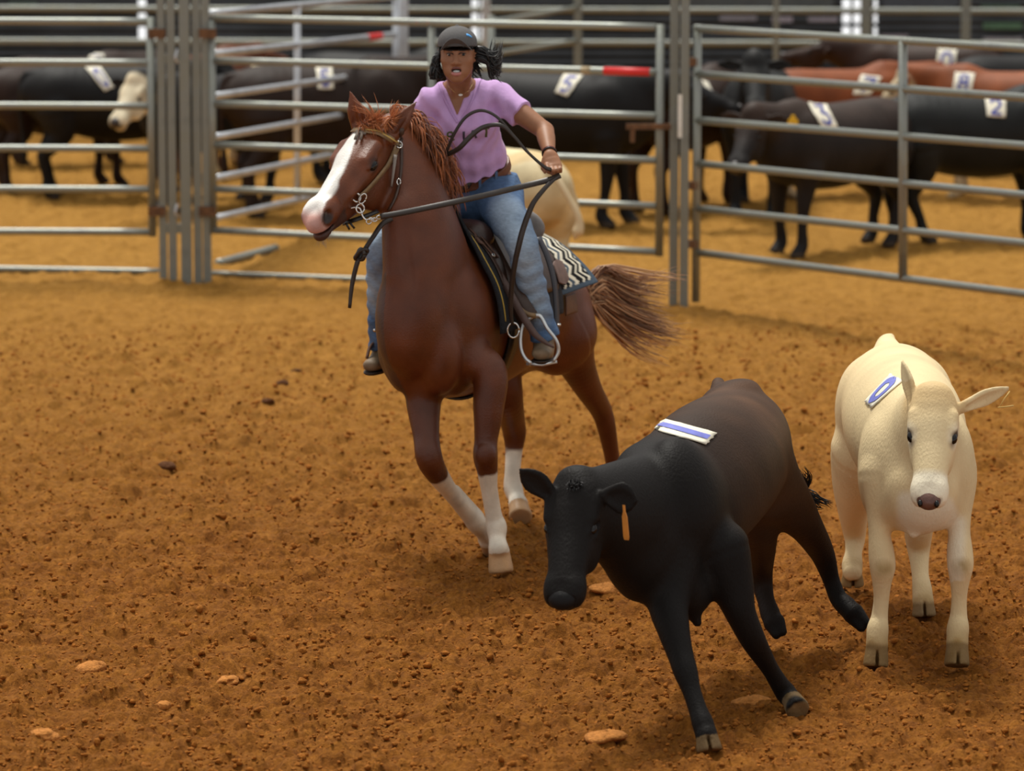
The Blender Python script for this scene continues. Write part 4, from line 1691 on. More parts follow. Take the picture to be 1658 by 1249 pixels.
    for sg in (-1, 1):
        mb = MB()
        mb.ball(D(.187, sg * .0765, -.045), np.array([.024, .0185, .0185]) * S, (f, l, n), 14, 10)
        mb.build('eye', M_eye, o)
    mb = MB()
    mb.ball(D(.437, 0, -.039), np.array([.042, .047, .033]) * S, (f, l, n), 20, 14)
    mb.build('nose_pad', M_nose_pink, o)
    for sg in (-1, 1):
        mb.F, mb.V, mb.C, mb.n = [], [], [], 0
        mb.ball(D(.460, sg * .031, -.022), np.array([.016, .010, .012]) * S, (f, l, n), 12, 8)
        mb.build('nostril', M_eye, o)
    patch('back_number', bv, [(1402, 651), (1412, 662), (1462, 618), (1442, 607)], o, M_paper, M_ink_pale, '0', 'white paper patch with a blue figure', lw=.13, ymin=19.95,
          box=(.12, .88, .1, .94))
    # straw twig caught in the ear
    mb = MB()
    a = q(1616, 660, 19.66)
    mb.tube([a, q(1628, 659, 19.64), q(1641, 657, 19.62)], .0028, 5)
    mb.tube([q(1618, 660, 19.66), q(1627, 645, 19.65), q(1635, 634, 19.66)], .0024, 5)
    mb.build('straw', M_twine, o)
    # tail end curling out past the flank
    mb = MB()
    tl = spline([q(1437, 560, 21.64), q(1424, 590, 21.76), q(1396, 650, 21.82), q(1376, 720, 21.84), q(1370, 770, 21.86), q(1366, 790, 21.85), q(1356, 804, 21.82)], 26)
    mb.tube(tl, np.linspace(.028, .012, 26), 8)
    for i in range(40):
        a = tl[rnd.randint(19, 25)]
        e = q(1362 + rnd.uniform(-10, 8), 798 + rnd.uniform(-16, 12), 21.82)
        strand(mb, [a, lerp(a, e, .5) + RNG.normal(0, .008, 3), e], rnd.uniform(.002, .004), (0, 0, 0), 4, 6)
    mb.build('tail', mat('cream_hair', (.66, .50, .26), .6), o)
    return o


build_black_calf()
build_white_calf()
# ------------------------------------------------------------------ the rider
M_skin = mat('brown_skin', (1, 1, 1), .52, var=.10, vscale=30, bump=.06, bscale=220, attr=True, spec=.4)
M_shirt = mat('lilac_jersey', (.58, .36, .66), .85, var=.06, vscale=30, bump=.35, bscale=30, sheen=.2, spec=.2)
M_denim = mat('faded_denim', (1, 1, 1), .85, var=.16, vscale=38, bump=.35, bscale=55, attr=True, spec=.2, stretch=(1, 1, 2.2))
M_cap = mat('charcoal_cap_cloth', (.098, .094, .094), .85, var=.1, vscale=60, bump=.2, bscale=200)
M_cap_dark = mat('black_mesh_cloth', (.010, .013, .014), .8)
M_blue_mark = mat('cyan_print', (.08, .35, .75), .6)
M_boot = mat('dusty_boot_leather', (.20, .135, .075), .6, var=.3, vscale=22, bump=.25, bscale=60)
M_sole = mat('dark_sole', (.035, .022, .015), .7)
M_belt = mat('chestnut_belt', (.15, .048, .020), .45, var=.15, vscale=40)
M_gold = mat('thin_gold', (.80, .60, .28), .25, 1.0)
M_pendant = mat('white_stone', (.88, .88, .85), .2)
M_teeth = mat('teeth', (.62, .62, .58), .25)
M_lip = mat('lip', (.42, .15, .13), .4)
M_mouth = mat('mouth_inside', (.06, .012, .010), .5)
M_print = mat('dark_print', (.05, .04, .07), .6)
M_print_g = mat('olive_print', (.10, .11, .03), .6)

RH_ = P(741, 88, 22.22)                      # middle of the head
r_fw = nrm([-.07, -.99, .04])              # where the face looks
r_rt = np.array([.995, -.07, .02])
r_rt = nrm(r_rt - r_fw * (r_rt @ r_fw))      # towards the rider's left ear
r_up = nrm(np.cross(r_rt, -r_fw))
if r_up[2] < 0:
    r_up = -r_up
RS = 1.0


def RD(x, y, z):
    return RH_ + (r_rt * x + r_fw * y + r_up * z) * RS


SHL, SHR = P(806, 156, 22.44), P(696, 167, 22.40)
ELB, WRI = P(882, 212, 22.30), P(890, 251, 22.12)
ELR, WRR = P(682, 232, 22.44), P(706, 264, 22.41)
CH = P(752, 190, 22.44)
WA = P(767, 262, 22.58)
PE = P(776, 302, 22.64)
tor = nrm(P(742, 140, 22.40) - PE)


def person_axes():
    rt = nrm(SHL - SHR)
    up = nrm(tor - rt * (tor @ rt))
    return rt, np.cross(up, rt), up


t_rt, t_fw, t_up = person_axes()
if t_fw[1] > 0:
    t_fw = -t_fw

HIPL, KNL, ANL = P(806, 312, 22.60), P(842, 388, 22.22), P(878, 528, 22.30)
HIPR, KNR, ANR = P(742, 315, 22.68), P(624, 395, 22.34), P(618, 560, 22.56)


def hand(B, w, k, ux, uf, left=True):
    """fist: palm from the wrist w to the knuckles k, ux across the knuckles to the little finger, uf out of the back of the hand"""
    d = nrm(k - w)
    B.cone(w, lerp(w, k, .5), .024, .030, .012, uf, .019, .017)
    B.cone(lerp(w, k, .35), k, .038, .040, .012, uf, .016, .014)
    for i, (o, L1, L2, L3, r) in enumerate(((-.030, .036, .024, .018, .0094), (-.010, .040, .027, .019, .0096), (.010, .037, .025, .018, .0092),
                                            (.029, .029, .020, .016, .0082))):
        a = k + ux * o - d * (.004 * abs(i - 1))
        b = a + nrm(d * .75 + uf * .45) * L1
        c = b + nrm(d * .35 - uf * .9) * L2
        e = c + nrm(-d * .8 - uf * .35) * L3
        B.cone(a, b, r * 1.12, r, .005)
        B.ell(a + uf * .003, r * 1.15, None, .006)
        B.cone(b, c, r, r * .92, .003)
        B.cone(c, e, r * .92, r * .8, .003)
    s = w + d * .028 - ux * .028 - uf * .004
    t1 = s - ux * .016 + d * .026 - uf * .012
    t2 = t1 - ux * .004 + d * .026 - uf * .010
    t3 = t2 + ux * .004 + d * .020 - uf * .004
    B.cone(s, t1, .013, .011, .008)
    B.cone(t1, t2, .011, .0098, .004)
    B.cone(t2, t3, .0098, .0078, .004)


HANDL = P(896, 270, 22.07)
HANDR = P(719, 272, 22.38)


def arms(B, g=0.0, k=.02):
    B.chain([(SHL, .049 + g), (lerp(SHL, ELB, .5), .049 + g), (ELB, .040 + g)], k)
    B.chain([(SHR, .049 + g), (lerp(SHR, ELR, .5), .047 + g), (ELR, .039 + g)], k)


def torso(B, g=0.0):
    st = [(PE, .125 + g, .165 + g), (P(772, 284, 22.61), .108 + g, .150 + g), (WA, .095 + g, .128 + g), (P(760, 228, 22.51), .100 + g, .128 + g),
          (CH, .108 + g, .142 + g), (P(749, 160, 22.44), .085 + g, .135 + g)]
    B.chain(st, .03, t_rt)
    B.cone(SHR, SHL, .044 + g, .044 + g, .05)
    for sg in (-1, 1):
        B.ell(CH + t_rt * sg * .068 + t_fw * .070 - t_up * .015, np.array([.062, .050, .060]) + g, (t_rt, t_fw, t_up), .04)
        B.cone(P(746, 143, 22.42) + t_rt * sg * .03, lerp(P(746, 143, 22.42), SHL if sg > 0 else SHR, .9), .035 + g, .040 + g, .04)   # trapezius


def build_person():
    B = Body((-.56, 21.92, 1.38), (.28, 22.90, 2.36), .0045)
    torso(B)
    arms(B)
    B.chain([(ELB, .040), (lerp(ELB, WRI, .3), .041), (lerp(ELB, WRI, .75), .031), (WRI, .024)], .012)
    B.chain([(ELR, .039), (lerp(ELR, WRR, .3), .040), (lerp(ELR, WRR, .75), .030), (WRR, .024)], .012)
    hand(B, WRI, HANDL, np.array([.98, .05, -.10]), nrm([.05, -.95, .35]))
    hand(B, WRR, HANDR, nrm([-.3, -.6, -.5]), nrm([.1, -.6, .8]))
    # thighs (inside the jeans)
    B.chain([(HIPL, .085), (lerp(HIPL, KNL, .5), .070), (KNL, .050)], .03)
    # neck and head
    B.chain([(P(745, 150, 22.43), .062), (P(743, 128, 22.36), .053), (RD(0, -.015, -.05), .052)], .03)
    for sg in (-1, 1):
        B.cone(RD(sg * .055, -.01, -.06), P(746 + sg * 8, 160, 22.37), .012, .012, .02)     # neck muscle
    ax = (r_rt, r_fw, r_up)
    E = lambda c, r, k, op='add': B.ell(RD(*c), np.array(r) * RS, ax, k * RS, op)
    K = lambda a, b, ra, rb, k, op='add': B.cone(RD(*a), RD(*b), ra * RS, rb * RS, k * RS, op=op)
    E((0, -.012, .030), (.078, .096, .088), .02)
    E((0, .030, -.022), (.070, .064, .080), .03)
    E((0, .030, -.078), (.044, .052, .042), .03)
    E((0, .066, -.106), (.028, .022, .020), .03)
    for sg in (-1, 1):
        E((sg * .042, .055, -.024), (.027, .028, .026), .02)
        E((sg * .034, .048, -.068), (.023, .026, .030), .025)
        K((sg * .012, .088, .024), (sg * .048, .074, .024), .010, .009, .014)
        E((sg * .031, .093, .006), (.0185, .013, .0125), .010, 'sub')
        K((sg * .016, .0835, .0105), (sg * .047, .0735, .0085), .0066, .0062, .004)     # upper lid
        K((sg * .017, .081, -.0060), (sg * .046, .072, -.0050), .0046, .0042, .004)   # lower lid
        E((sg * .0145, .093, -.036), (.0115, .012, .0100), .006)
        E((sg * .0095, .102, -.0445), (.0050, .006, .0035), .002, 'sub')
        K((sg * .078, -.005, .016), (sg * .074, .004, -.028), .013, .008, .008)
    K((0, .087, .014), (0, .105, -.032), .0085, .0125, .010)
    E((0, .072, -.070), (.034, .024, .024), .02)
    E((0, .094, -.0690), (.0235, .020, .0125), .006, 'sub')                               # open mouth
    V, F = B.mesh()
    del B
    n = pnoise(V, 9, 81)
    C = np.array([.31, .138, .068]) * (.9 + .2 * n[:, None])
    rel = (V - RH_) / RS
    x, y, z = rel @ r_rt, rel @ r_fw, rel @ r_up
    on = (np.abs(x) < .1) & (z > -.13) & (z < .14)

    def blend(m_, c):
        nonlocal C
        C = C * (1 - m_[:, None]) + np.asarray(c) * m_[:, None]
    blend(on * .40, (.21, .080, .038))
    for sg in (-1, 1):
        d = np.sqrt(((x - sg * .032) / 1.9) ** 2 + ((z - .0295 + .05 * np.abs(np.abs(x) - .03) * 2) / .36) ** 2)
        blend(on * (y > .04) * smooth_mask(d, .009, .0135) * .85, (.014, .007, .005))
        e = np.sqrt(((x - sg * .031) / 1.7) ** 2 + ((z - .010) / .6) ** 2)
        blend(on * (y > .04) * smooth_mask(e, .008, .012) * .35, (.07, .025, .014))
    q_ = np.sqrt((x / 1.0) ** 2 + ((z + .0690) / .60) ** 2)
    blend(on * (y > .06) * smooth_mask(q_, .020, .024) * .9, (.03, .008, .007))
    o = mesh_obj('person', V, F, M_skin, base=(-.18, 22.55, 1.40), col=C)
    tag(o, 'young woman rider in a lilac t-shirt, jeans and grey cap on the chestnut horse', 'person')
    bv = bvh_of(V, F)
    for sg in (-1, 1):
        mb = MB()
        mb.ball(RD(sg * .031, .0705, .0040), .0142 * RS, ax, 14, 10)
        e = mb.build('eye', M_eye_white, o)
        mb = MB()
        mb.ball(RD(sg * .031 + .001, .0785, .0020), np.array([.0084, .0072, .0084]) * RS, ax, 12, 8)
        mb.build('iris', M_eye, e)
    for sg in (-1, 1):
        br_ = [near(bv, RD(sg * a_, .095, z_), .0012)[0] for a_, z_ in ((.013, .027), (.022, .031), (.034, .032), (.047, .027))]
        MB().tube(spline(br_, 12), np.array([.0026, .0030, .0032, .0032, .0030, .0030, .0028, .0026, .0022, .0018, .0014, .0008]) * RS, 6).build(
            'eyebrow', M_black_hair, o)
        la = [near(bv, RD(sg * a_, .098, z_), .0015)[0] for a_, z_ in ((.015, .0045), (.024, .0085), (.034, .0085), (.046, .0045))]
        MB().tube(spline(la, 12), .0019 * RS, 6).build('eyelashes', M_black_hair, o)
    # lips round the open mouth
    mb = MB()
    th = np.linspace(0, 2 * math.pi, 25)
    up_ = [RD(.0265 * math.cos(t), .0945 - .016 * math.cos(t) ** 2, -.0670 + .0110 * math.sin(t)) for t in np.linspace(0, math.pi, 15)]
    lo_ = [RD(.0265 * math.cos(t), .0940 - .016 * math.cos(t) ** 2, -.0700 + .0155 * math.sin(t)) for t in np.linspace(math.pi, 2 * math.pi, 15)]
    prof = np.sin(np.linspace(0, math.pi, 15)) ** .6
    mb.tube(up_, (.0018 + .0038 * prof) * RS, 8)
    mb.build('upper_lip', mat('dark_lip', (.17, .055, .042), .45), o)
    MB().tube(lo_, (.0018 + .0068 * prof) * RS, 8).build('lower_lip', M_lip, o)
    mb = MB()
    mb.ball(RD(0, .079, -.0735), np.array([.0165, .010, .0075]) * RS, ax, 14, 8)
    mb.build('teeth', M_teeth, o)
    return o, bv


person, person_bvh = build_person()


def build_clothes():
    ax = (r_rt, r_fw, r_up)
    # ---- t-shirt
    B = Body((-.56, 22.10, 1.52), (.26, 22.86, 2.24), .0045)
    torso(B, .009)
    arms(B, .015, .03)
    SLv = lambda a, b, t: (lerp(a, b, t), nrm(b - a))
    for a, b, t in ((SHL, ELB, .50), (SHR, ELR, .60)):
        p, d = SLv(a, b, t)
        if a is SHL:
            B.halfcut(p, d, p - [.09, .4, .4], p + [.4, .4, .12])
        else:
            B.halfcut(p, d, p - [.4, .4, .4], p + [.045, .4, .12])
    # loose hem and folds
    hem = P(768, 271, 22.56)
    B.cone(P(758, 235, 22.50), hem, .122, .125, .04, t_rt, .150, .168)
    B.halfcut(hem, -t_up + t_rt * .24, hem - .4, hem + .30)
    # folds across the belly and under the arms
    def folds(v, X, Y, Z):
        pz = X * t_up[0] + Y * t_up[1] + Z * t_up[2]
        px_ = X * t_rt[0] + Y * t_rt[1] + Z * t_rt[2]
        w = .0042 * np.sin(62 * pz + 26 * px_ + 3 * np.sin(14 * px_)) + .0032 * np.sin(95 * px_ - 38 * pz + 2.5 * np.sin(20 * pz))
        return v + w
    B.apply(folds, B.lo, B.lo + B.h * B.n)
    # V neck
    vb = P(742, 193, 22.30)
    a, b = P(714, 128, 22.33), P(772, 119, 22.33)
    e1, e2 = nrm(a - vb), nrm(b - vb)
    n1 = nrm(np.cross(e1, t_fw))
    n2 = nrm(np.cross(e2, t_fw))
    if n1 @ t_rt < 0:
        n1 = -n1
    if n2 @ t_rt > 0:
        n2 = -n2

    def vneck(v, X, Y, Z):
        d1 = (X - vb[0]) * n1[0] + (Y - vb[1]) * n1[1] + (Z - vb[2]) * n1[2]
        d2 = (X - vb[0]) * n2[0] + (Y - vb[1]) * n2[1] + (Z - vb[2]) * n2[2]
        c = P(744, 150, 22.46)
        d3 = (X - c[0]) * t_fw[0] + (Y - c[1]) * t_fw[1] + (Z - c[2]) * t_fw[2] + .02
        return np.maximum(v, np.minimum(np.minimum(d1, d2), d3))
    B.apply(vneck, vb - [.2, .2, .05], vb + [.2, .3, .36])
    nk = P(743, 128, 22.39)
    B.cone(nk - t_up * .04, nk + t_up * .12, .072, .085, .0, op='sub')
    V, F = B.mesh()
    shirt = mesh_obj('t_shirt', V, F, M_shirt, person)
    sb = bvh_of(V, F)
    # collar band along the V
    mb = MB()
    for pix in ([(710, 131), (719, 158), (730, 180), (741, 199)], [(780, 121), (769, 152), (757, 178), (744, 200)]):
        mb.add(*strap_px(sb, pix, .013, .003, .0, 24))
    mb.build('collar', mat('lilac_rib', (.50, .30, .58), .85), shirt)
    # printed word, letter by letter
    for ch, x0, y0, m_ in (('A', 713, 222, M_print), ('R', 730, 221, M_print_g), ('I', 751, 220, M_print), ('A', 766, 217, M_print), ('T', 787, 215, M_print_g)):
        mb = MB()
        for st in STROKES[ch]:
            pl = dens(st, 10)
            vs = [ray_px(sb, x0 - 6 + 12 * u, y0 + 8 - 14 * v - (u * 2)) for u, v in pl]
            vs = [p + n * .0012 for p, n in vs if p is not None]
            if len(vs) > 3:
                nn = [t_fw] * len(vs)
                mb.add(*ribbon_vf(vs, nn, .0105, .0012))
        if mb.n:
            mb.build('printed_letter', m_, shirt)
    # ---- jeans
    B = Body((-.70, 22.0, .80), (.30, 22.95, 1.75), .0055)
    B.chain([(PE + t_up * .14, .108, .136), (PE + t_up * .05, .120, .155), (PE, .135, .178), (PE - t_up * .06, .135, .18)], .03, t_rt)
    B.chain([(HIPL, .118), (P(818, 345, 22.42), .098), (KNL, .076), (P(853, 430, 22.22), .070), (P(866, 480, 22.26), .062), (ANL, .064), (P(882, 545, 22.30), .070)], .03)
    B.chain([(HIPR, .118), (P(690, 350, 22.55), .098), (KNR, .074), (P(618, 440, 22.38), .070), (P(617, 500, 22.48), .062), (ANR, .060)], .03)
    wp = P(768, 277, 22.58)
    B.halfcut(wp, t_up - t_rt * .22, wp - .4, wp + .3)
    for p, d in ((P(882, 546, 22.30), ANL - KNL), (ANR, ANR - KNR)):
        B.halfcut(p, d, p - .12, p + .12)

    def folds2(v, X, Y, Z):
        w = .0030 * np.sin(95 * Z + 22 * X + 2.5 * np.sin(30 * X)) * np.clip((1.50 - Z) * 6, 0, 1)
        w = w + .0022 * np.sin(50 * Z - 60 * X)
        return v + w
    B.apply(folds2, B.lo, B.lo + B.h * B.n)
    V, F = B.mesh()
    n = pnoise(V, 6, 91)
    C = np.array([.085, .150, .275]) * (.8 + .4 * n[:, None])
    fade = np.zeros(len(V))
    for a, b in ((P(815, 330, 22.3), P(838, 395, 22.15)), (P(840, 400, 22.15), P(868, 500, 22.2)), (P(622, 390, 22.3), P(616, 480, 22.4))):
        d, t = seg_dist(V, a, b)
        fade = np.maximum(fade, smooth_mask(d, .02, .13))
    fade = np.clip(fade * (.6 + .8 * pnoise(V, 14, 93)), 0, 1)
    C = C * (1 - .85 * fade[:, None]) + np.array([.37, .47, .58]) * .85 * fade[:, None]
    jeans = mesh_obj('jeans', V, F, M_denim, person, col=C)
    jb = bvh_of(V, F)
    # ---- belt and buckle
    sl = nrm(t_up - t_rt * .22)
    B = Body(wp - .26, wp + .26, .0045)
    B.chain([(PE + t_up * .14, .114, .142), (PE + t_up * .05, .127, .161), (PE, .141, .184)], .0, t_rt)
    B.halfcut(wp + sl * .006, sl)
    B.halfcut(wp - sl * .036, -sl)
    B.chain([(PE + t_up * .14, .098, .126), (PE + t_up * .05, .110, .145), (PE, .125, .168)], .0, t_rt, 'sub')
    belt = mesh_obj('belt', *B.mesh(), M_belt, person)
    mb = MB()
    bc, bn = ray_px(jb, 745, 300)
    if bc is None:
        bc = P(745, 300, 22.4)
    mb.box(bc + t_fw * .018 + t_up * .004, (.105, .012, .062), (t_rt, t_fw, t_up))
    mb.ball(bc + t_fw * .024 + t_up * .004, (.045, .006, .026), (t_rt, t_fw, t_up))
    mb.build('buckle', mat('dark_antique_metal', (.16, .13, .10), .35, .9, var=.5, vscale=90, bump=.6, bscale=90), belt)
    for px, py in ((778, 292), (803, 284)):
        p, n_ = ray_px(jb, px, py + 4)
        if p is not None:
            MB().box(p + n_ * .010, (.012, .008, .055), (t_rt, t_fw, t_up)).build('belt_loop', mat('denim_loop', (.10, .17, .30), .8), jeans, smooth=False)
    # ---- cap
    B = Body(RH_ - .2, RH_ + .22, .004)
    B.ell(RD(0, -.010, .050), np.array([.088, .104, .078]) * RS, ax, 0)
    B.ell(RD(0, .028, .052), np.array([.083, .072, .070]) * RS, ax, .02)
    B.halfcut(RD(0, .03, .036), -r_up + r_fw * .06)
    B.ell(RD(0, -.008, .030), np.array([.081, .098, .082]) * RS, ax, 0, 'sub')
    V, F = B.mesh()
    x = (V - RH_) @ r_fw / RS
    cap = mesh_obj('cap', V, F, M_cap, person)
    mb = MB()
    nb, na = 18, 8
    top, bot = [], []
    for j in range(na):
        v = j / (na - 1)
        for i in range(nb):
            u = -1 + 2 * i / (nb - 1)
            r_ = 1 + .0 * v
            xx = .074 * u * (1 - .10 * v)
            yy = .062 + .030 * (1 - u * u) + v * .066 * (1 - .35 * u * u)
            zz = .050 - .032 * u * u + v * (.030 - .020 * u * u)
            top.append(RD(xx, yy, zz + .002))
            bot.append(RD(xx, yy, zz - .002))
    M = nb * na
    Fq = []
    for j in range(na - 1):
        for i in range(nb - 1):
            a = j * nb + i
            Fq += [(a, a + 1, a + nb + 1, a + nb), (M + a, M + a + nb, M + a + nb + 1, M + a + 1)]
    ring = list(range(nb)) + [j * nb + nb - 1 for j in range(1, na)] + [(na - 1) * nb + i for i in range(nb - 2, -1, -1)] + [j * nb for j in range(na - 2, 0, -1)]
    Fq += [(a, M + a, M + b, b) for a, b in zip(ring, ring[1:] + ring[:1])]
    mb.add(top + bot, Fq)
    mb.build('brim', M_cap, cap)
    MB().ball(RD(0, 0, .128), np.array([.009, .009, .006]) * RS, ax, 10, 6).build('button', M_cap, cap)
    cb = bvh_of(V, F)
    mb = MB()
    pp = [ray_px(cb, x, y) for x, y in ((755, 56), (758, 57), (761, 58.5), (764, 60.5))]
    pp = [p for p in pp if p[0] is not None]
    if len(pp) > 2:
        mb.add(*ribbon_vf([p + n * .001 for p, n in pp], [n for p, n in pp], [.012, .011, .009, .005][:len(pp)], .002))
        mb.build('printed_mark', M_blue_mark, cap)
    # ---- hair: curls by the ears, locks blown to the right
    mb = MB()
    for i in range(260):
        th = rnd.uniform(.55, 2.6)
        p0 = RD(-.074 + rnd.uniform(-.006, .004), -.03 + rnd.uniform(-.05, .05), rnd.uniform(-.01, .04))
        p1 = RD(-.092 + rnd.uniform(-.022, .006), rnd.uniform(-.06, .035), rnd.uniform(-.055, -.01))
        p2 = RD(-.098 + rnd.uniform(-.028, .020), rnd.uniform(-.06, .035), rnd.uniform(-.105, -.05))
        p3 = RD(-.080 + rnd.uniform(-.03, .02), rnd.uniform(-.05, .03), rnd.uniform(-.115, -.075))
        strand(mb, [p0, p1, p2, p3], rnd.uniform(.003, .0065), (0, 0, 0), 5, 8)
    for i in range(330):
        p0 = RD(.074 + rnd.uniform(-.004, .006), -.03 + rnd.uniform(-.05, .04), rnd.uniform(-.03, .035))
        L_ = rnd.uniform(.5, 1.0)
        a = rnd.gauss(0, .35)
        p1 = p0 + (r_rt * .05 + r_up * (-.012 - .012 * a) - r_fw * rnd.uniform(-.01, .03)) * RS
        p2 = p0 + (r_rt * (.088 * L_ + .015) + r_up * (-.052 + .050 * a) - r_fw * rnd.uniform(0, .04)) * RS
        p3 = p0 + (r_rt * (.105 * L_ + .02) + r_up * (-.028 + .085 * a + rnd.uniform(-.02, .05) * L_) - r_fw * rnd.uniform(0, .05)) * RS
        strand(mb, [p0, p1, p2, p3], rnd.uniform(.0018, .0055), (0, 0, 0), 5, 9)
    for i in range(90):
        p0 = RD(rnd.uniform(-.07, .07), -.085, rnd.uniform(-.02, .03))
        p3 = RD(rnd.uniform(-.09, .11), -.11, rnd.uniform(-.13, -.05))
        strand(mb, [p0, lerp(p0, p3, .5) - r_fw * .02, p3], rnd.uniform(.004, .008), (0, 0, 0), 5, 7)
    mb.build('hair', M_black_hair, person)
    # ---- necklace, bracelet
    mb = MB()
    nk = [ray_px(person_bvh, x, y) for x, y in ((722, 128), (727, 139), (735, 148), (746, 152.5), (757, 147), (765, 136), (769, 127))]
    pts = [p + n * .003 for p, n in nk if p is not None]
    if len(pts) > 3:
        mb.tube(spline(pts, 24), .0013, 6)
        ch = mb.build('necklace', M_gold, person)
        p, n_ = ray_px(person_bvh, 746, 153)
        MB().ball(p + n_ * .007, (.0105, .006, .0055), (t_rt, t_fw, t_up), 12, 8).build('pendant', M_pendant, ch)
    d = nrm(WRI - ELB)
    u = nrm(np.cross(d, [0, 0, 1]))
    v = np.cross(d, u)
    c = lerp(ELB, WRI, .93)
    for k, (cc, mm) in enumerate(((c, mat('dark_bead', (.020, .012, .010), .4)), (c - d * .010, mat('red_cord', (.22, .03, .02), .5)))):
        pts = [cc + (u * math.cos(t) + v * math.sin(t)) * (.0315 - .0005 * k) for t in np.linspace(0, 2 * math.pi, 28)]
        MB().tube(pts, .0042 if k == 0 else .003, 7).build('bracelet', mm, person)
    # ---- boots
    for side, an, toe, heel in (('l', P(880, 548, 22.32), P(876, 574, 22.12), P(884, 565, 22.42)), ('r', P(622, 560, 22.58), P(601, 592, 22.44), P(632, 576, 22.66))):
        B = Body(np.minimum(np.minimum(an, toe), heel) - .16, np.maximum(np.maximum(an, toe), heel) + .16, .005)
        d = nrm(toe - heel)
        w = nrm(np.cross(d, [0, 0, 1]))
        u = nrm(np.cross(w, d))
        B.chain([(an + [0, 0, .06], .046, .043), (an, .046, .042), (lerp(an, heel, .6), .046, .040)], .02, w)
        B.chain([(heel, .040, .036), (lerp(heel, toe, .45), .044, .043), (lerp(heel, toe, .8), .034, .047), (toe, .027, .040)], .025, w)
        B.cone(an + d * .01, lerp(heel, toe, .55), .045, .038, .03)
        so = heel - u * .034
        B.halfcut(so, -u)
        V, F = B.mesh()
        boot = mesh_obj('boot', V, F, M_boot, person)
        B = Body(np.minimum(toe, heel) - .14, np.maximum(toe, heel) + .14, .005)
        B.chain([(heel - u * .026, .040, .038), (lerp(heel, toe, .45) - u * .026, .040, .043), (lerp(heel, toe, .8) - u * .024, .040, .050), (toe + d * .006 - u * .018, .032, .042)],
                .01, w)
        B.halfcut(so + u * .004, u)
        B.halfcut(so - u * .010, -u)
        V, F = B.mesh()
        mesh_obj('sole', V, F, M_sole, boot)
    return shirt, sb, jeans, jb


shirt, shirt_bvh, jeans, jeans_bvh = build_clothes()
# ------------------------------------------------------------------ tack
def drape_pt(s, th, off, flare=0.0):
    """point lying on the horse's back at length s and angle th from the spine, lifted by off"""
    c = HP(s, 0, 1.02)
    d = np.array([0, 0, 1.0]) * math.cos(th) + HL * math.sin(th)
    h = horse_bvh.ray_cast(Vector((c + d * .9).tolist()), Vector((-d).tolist()))
    q = np.array(h[0]) if h[0] is not None else c + d * .3
    return q + d * (off + flare), d


def drape(name, s0, s1, t0, t1, off, th, m_, parent, ns=24, nt=34, colf=None, flare=None, edge=None):
    top, bot, C = [], [], []
    for i in range(ns):
        for j in range(nt):
            u, v = i / (ns - 1), j / (nt - 1)
            s, a = s0 + (s1 - s0) * u, math.radians(t0 + (t1 - t0) * v)
            if edge:
                s, a = edge(u, v, s, a)
            p, d = drape_pt(s, a, off, flare(u, v) if flare else 0)
            top.append(p + d * th)
            bot.append(p)
            C.append(colf(u, v) if colf else (1, 1, 1))
    M = ns * nt
    T = np.array(top).reshape(ns, nt, 3)
    Bt = np.array(bot).reshape(ns, nt, 3)
    for A in (T, Bt):
        for _ in range(3):
            A[1:-1, 1:-1] = (A[1:-1, 1:-1] * 2 + A[:-2, 1:-1] + A[2:, 1:-1] + A[1:-1, :-2] + A[1:-1, 2:]) / 6
    F = []
    for i in range(ns - 1):
        for j in range(nt - 1):
            a = i * nt + j
            F += [(a, a + 1, a + nt + 1, a + nt), (M + a, M + a + nt, M + a + nt + 1, M + a + 1)]
    ring = list(range(nt)) + [i * nt + nt - 1 for i in range(1, ns)] + [(ns - 1) * nt + j for j in range(nt - 2, -1, -1)] + [i * nt for i in range(ns - 2, 0, -1)]
    F += [(a, M + a, M + b, b) for a, b in zip(ring, ring[1:] + ring[:1])]
    V = np.vstack([T.reshape(-1, 3), Bt.reshape(-1, 3)])
    return mesh_obj(name, V, F, m_, parent, col=np.array(C + C) if colf else None), V, F


def tri(F):
    out = []
    for f in F:
        out.append(tuple(f))
    return out


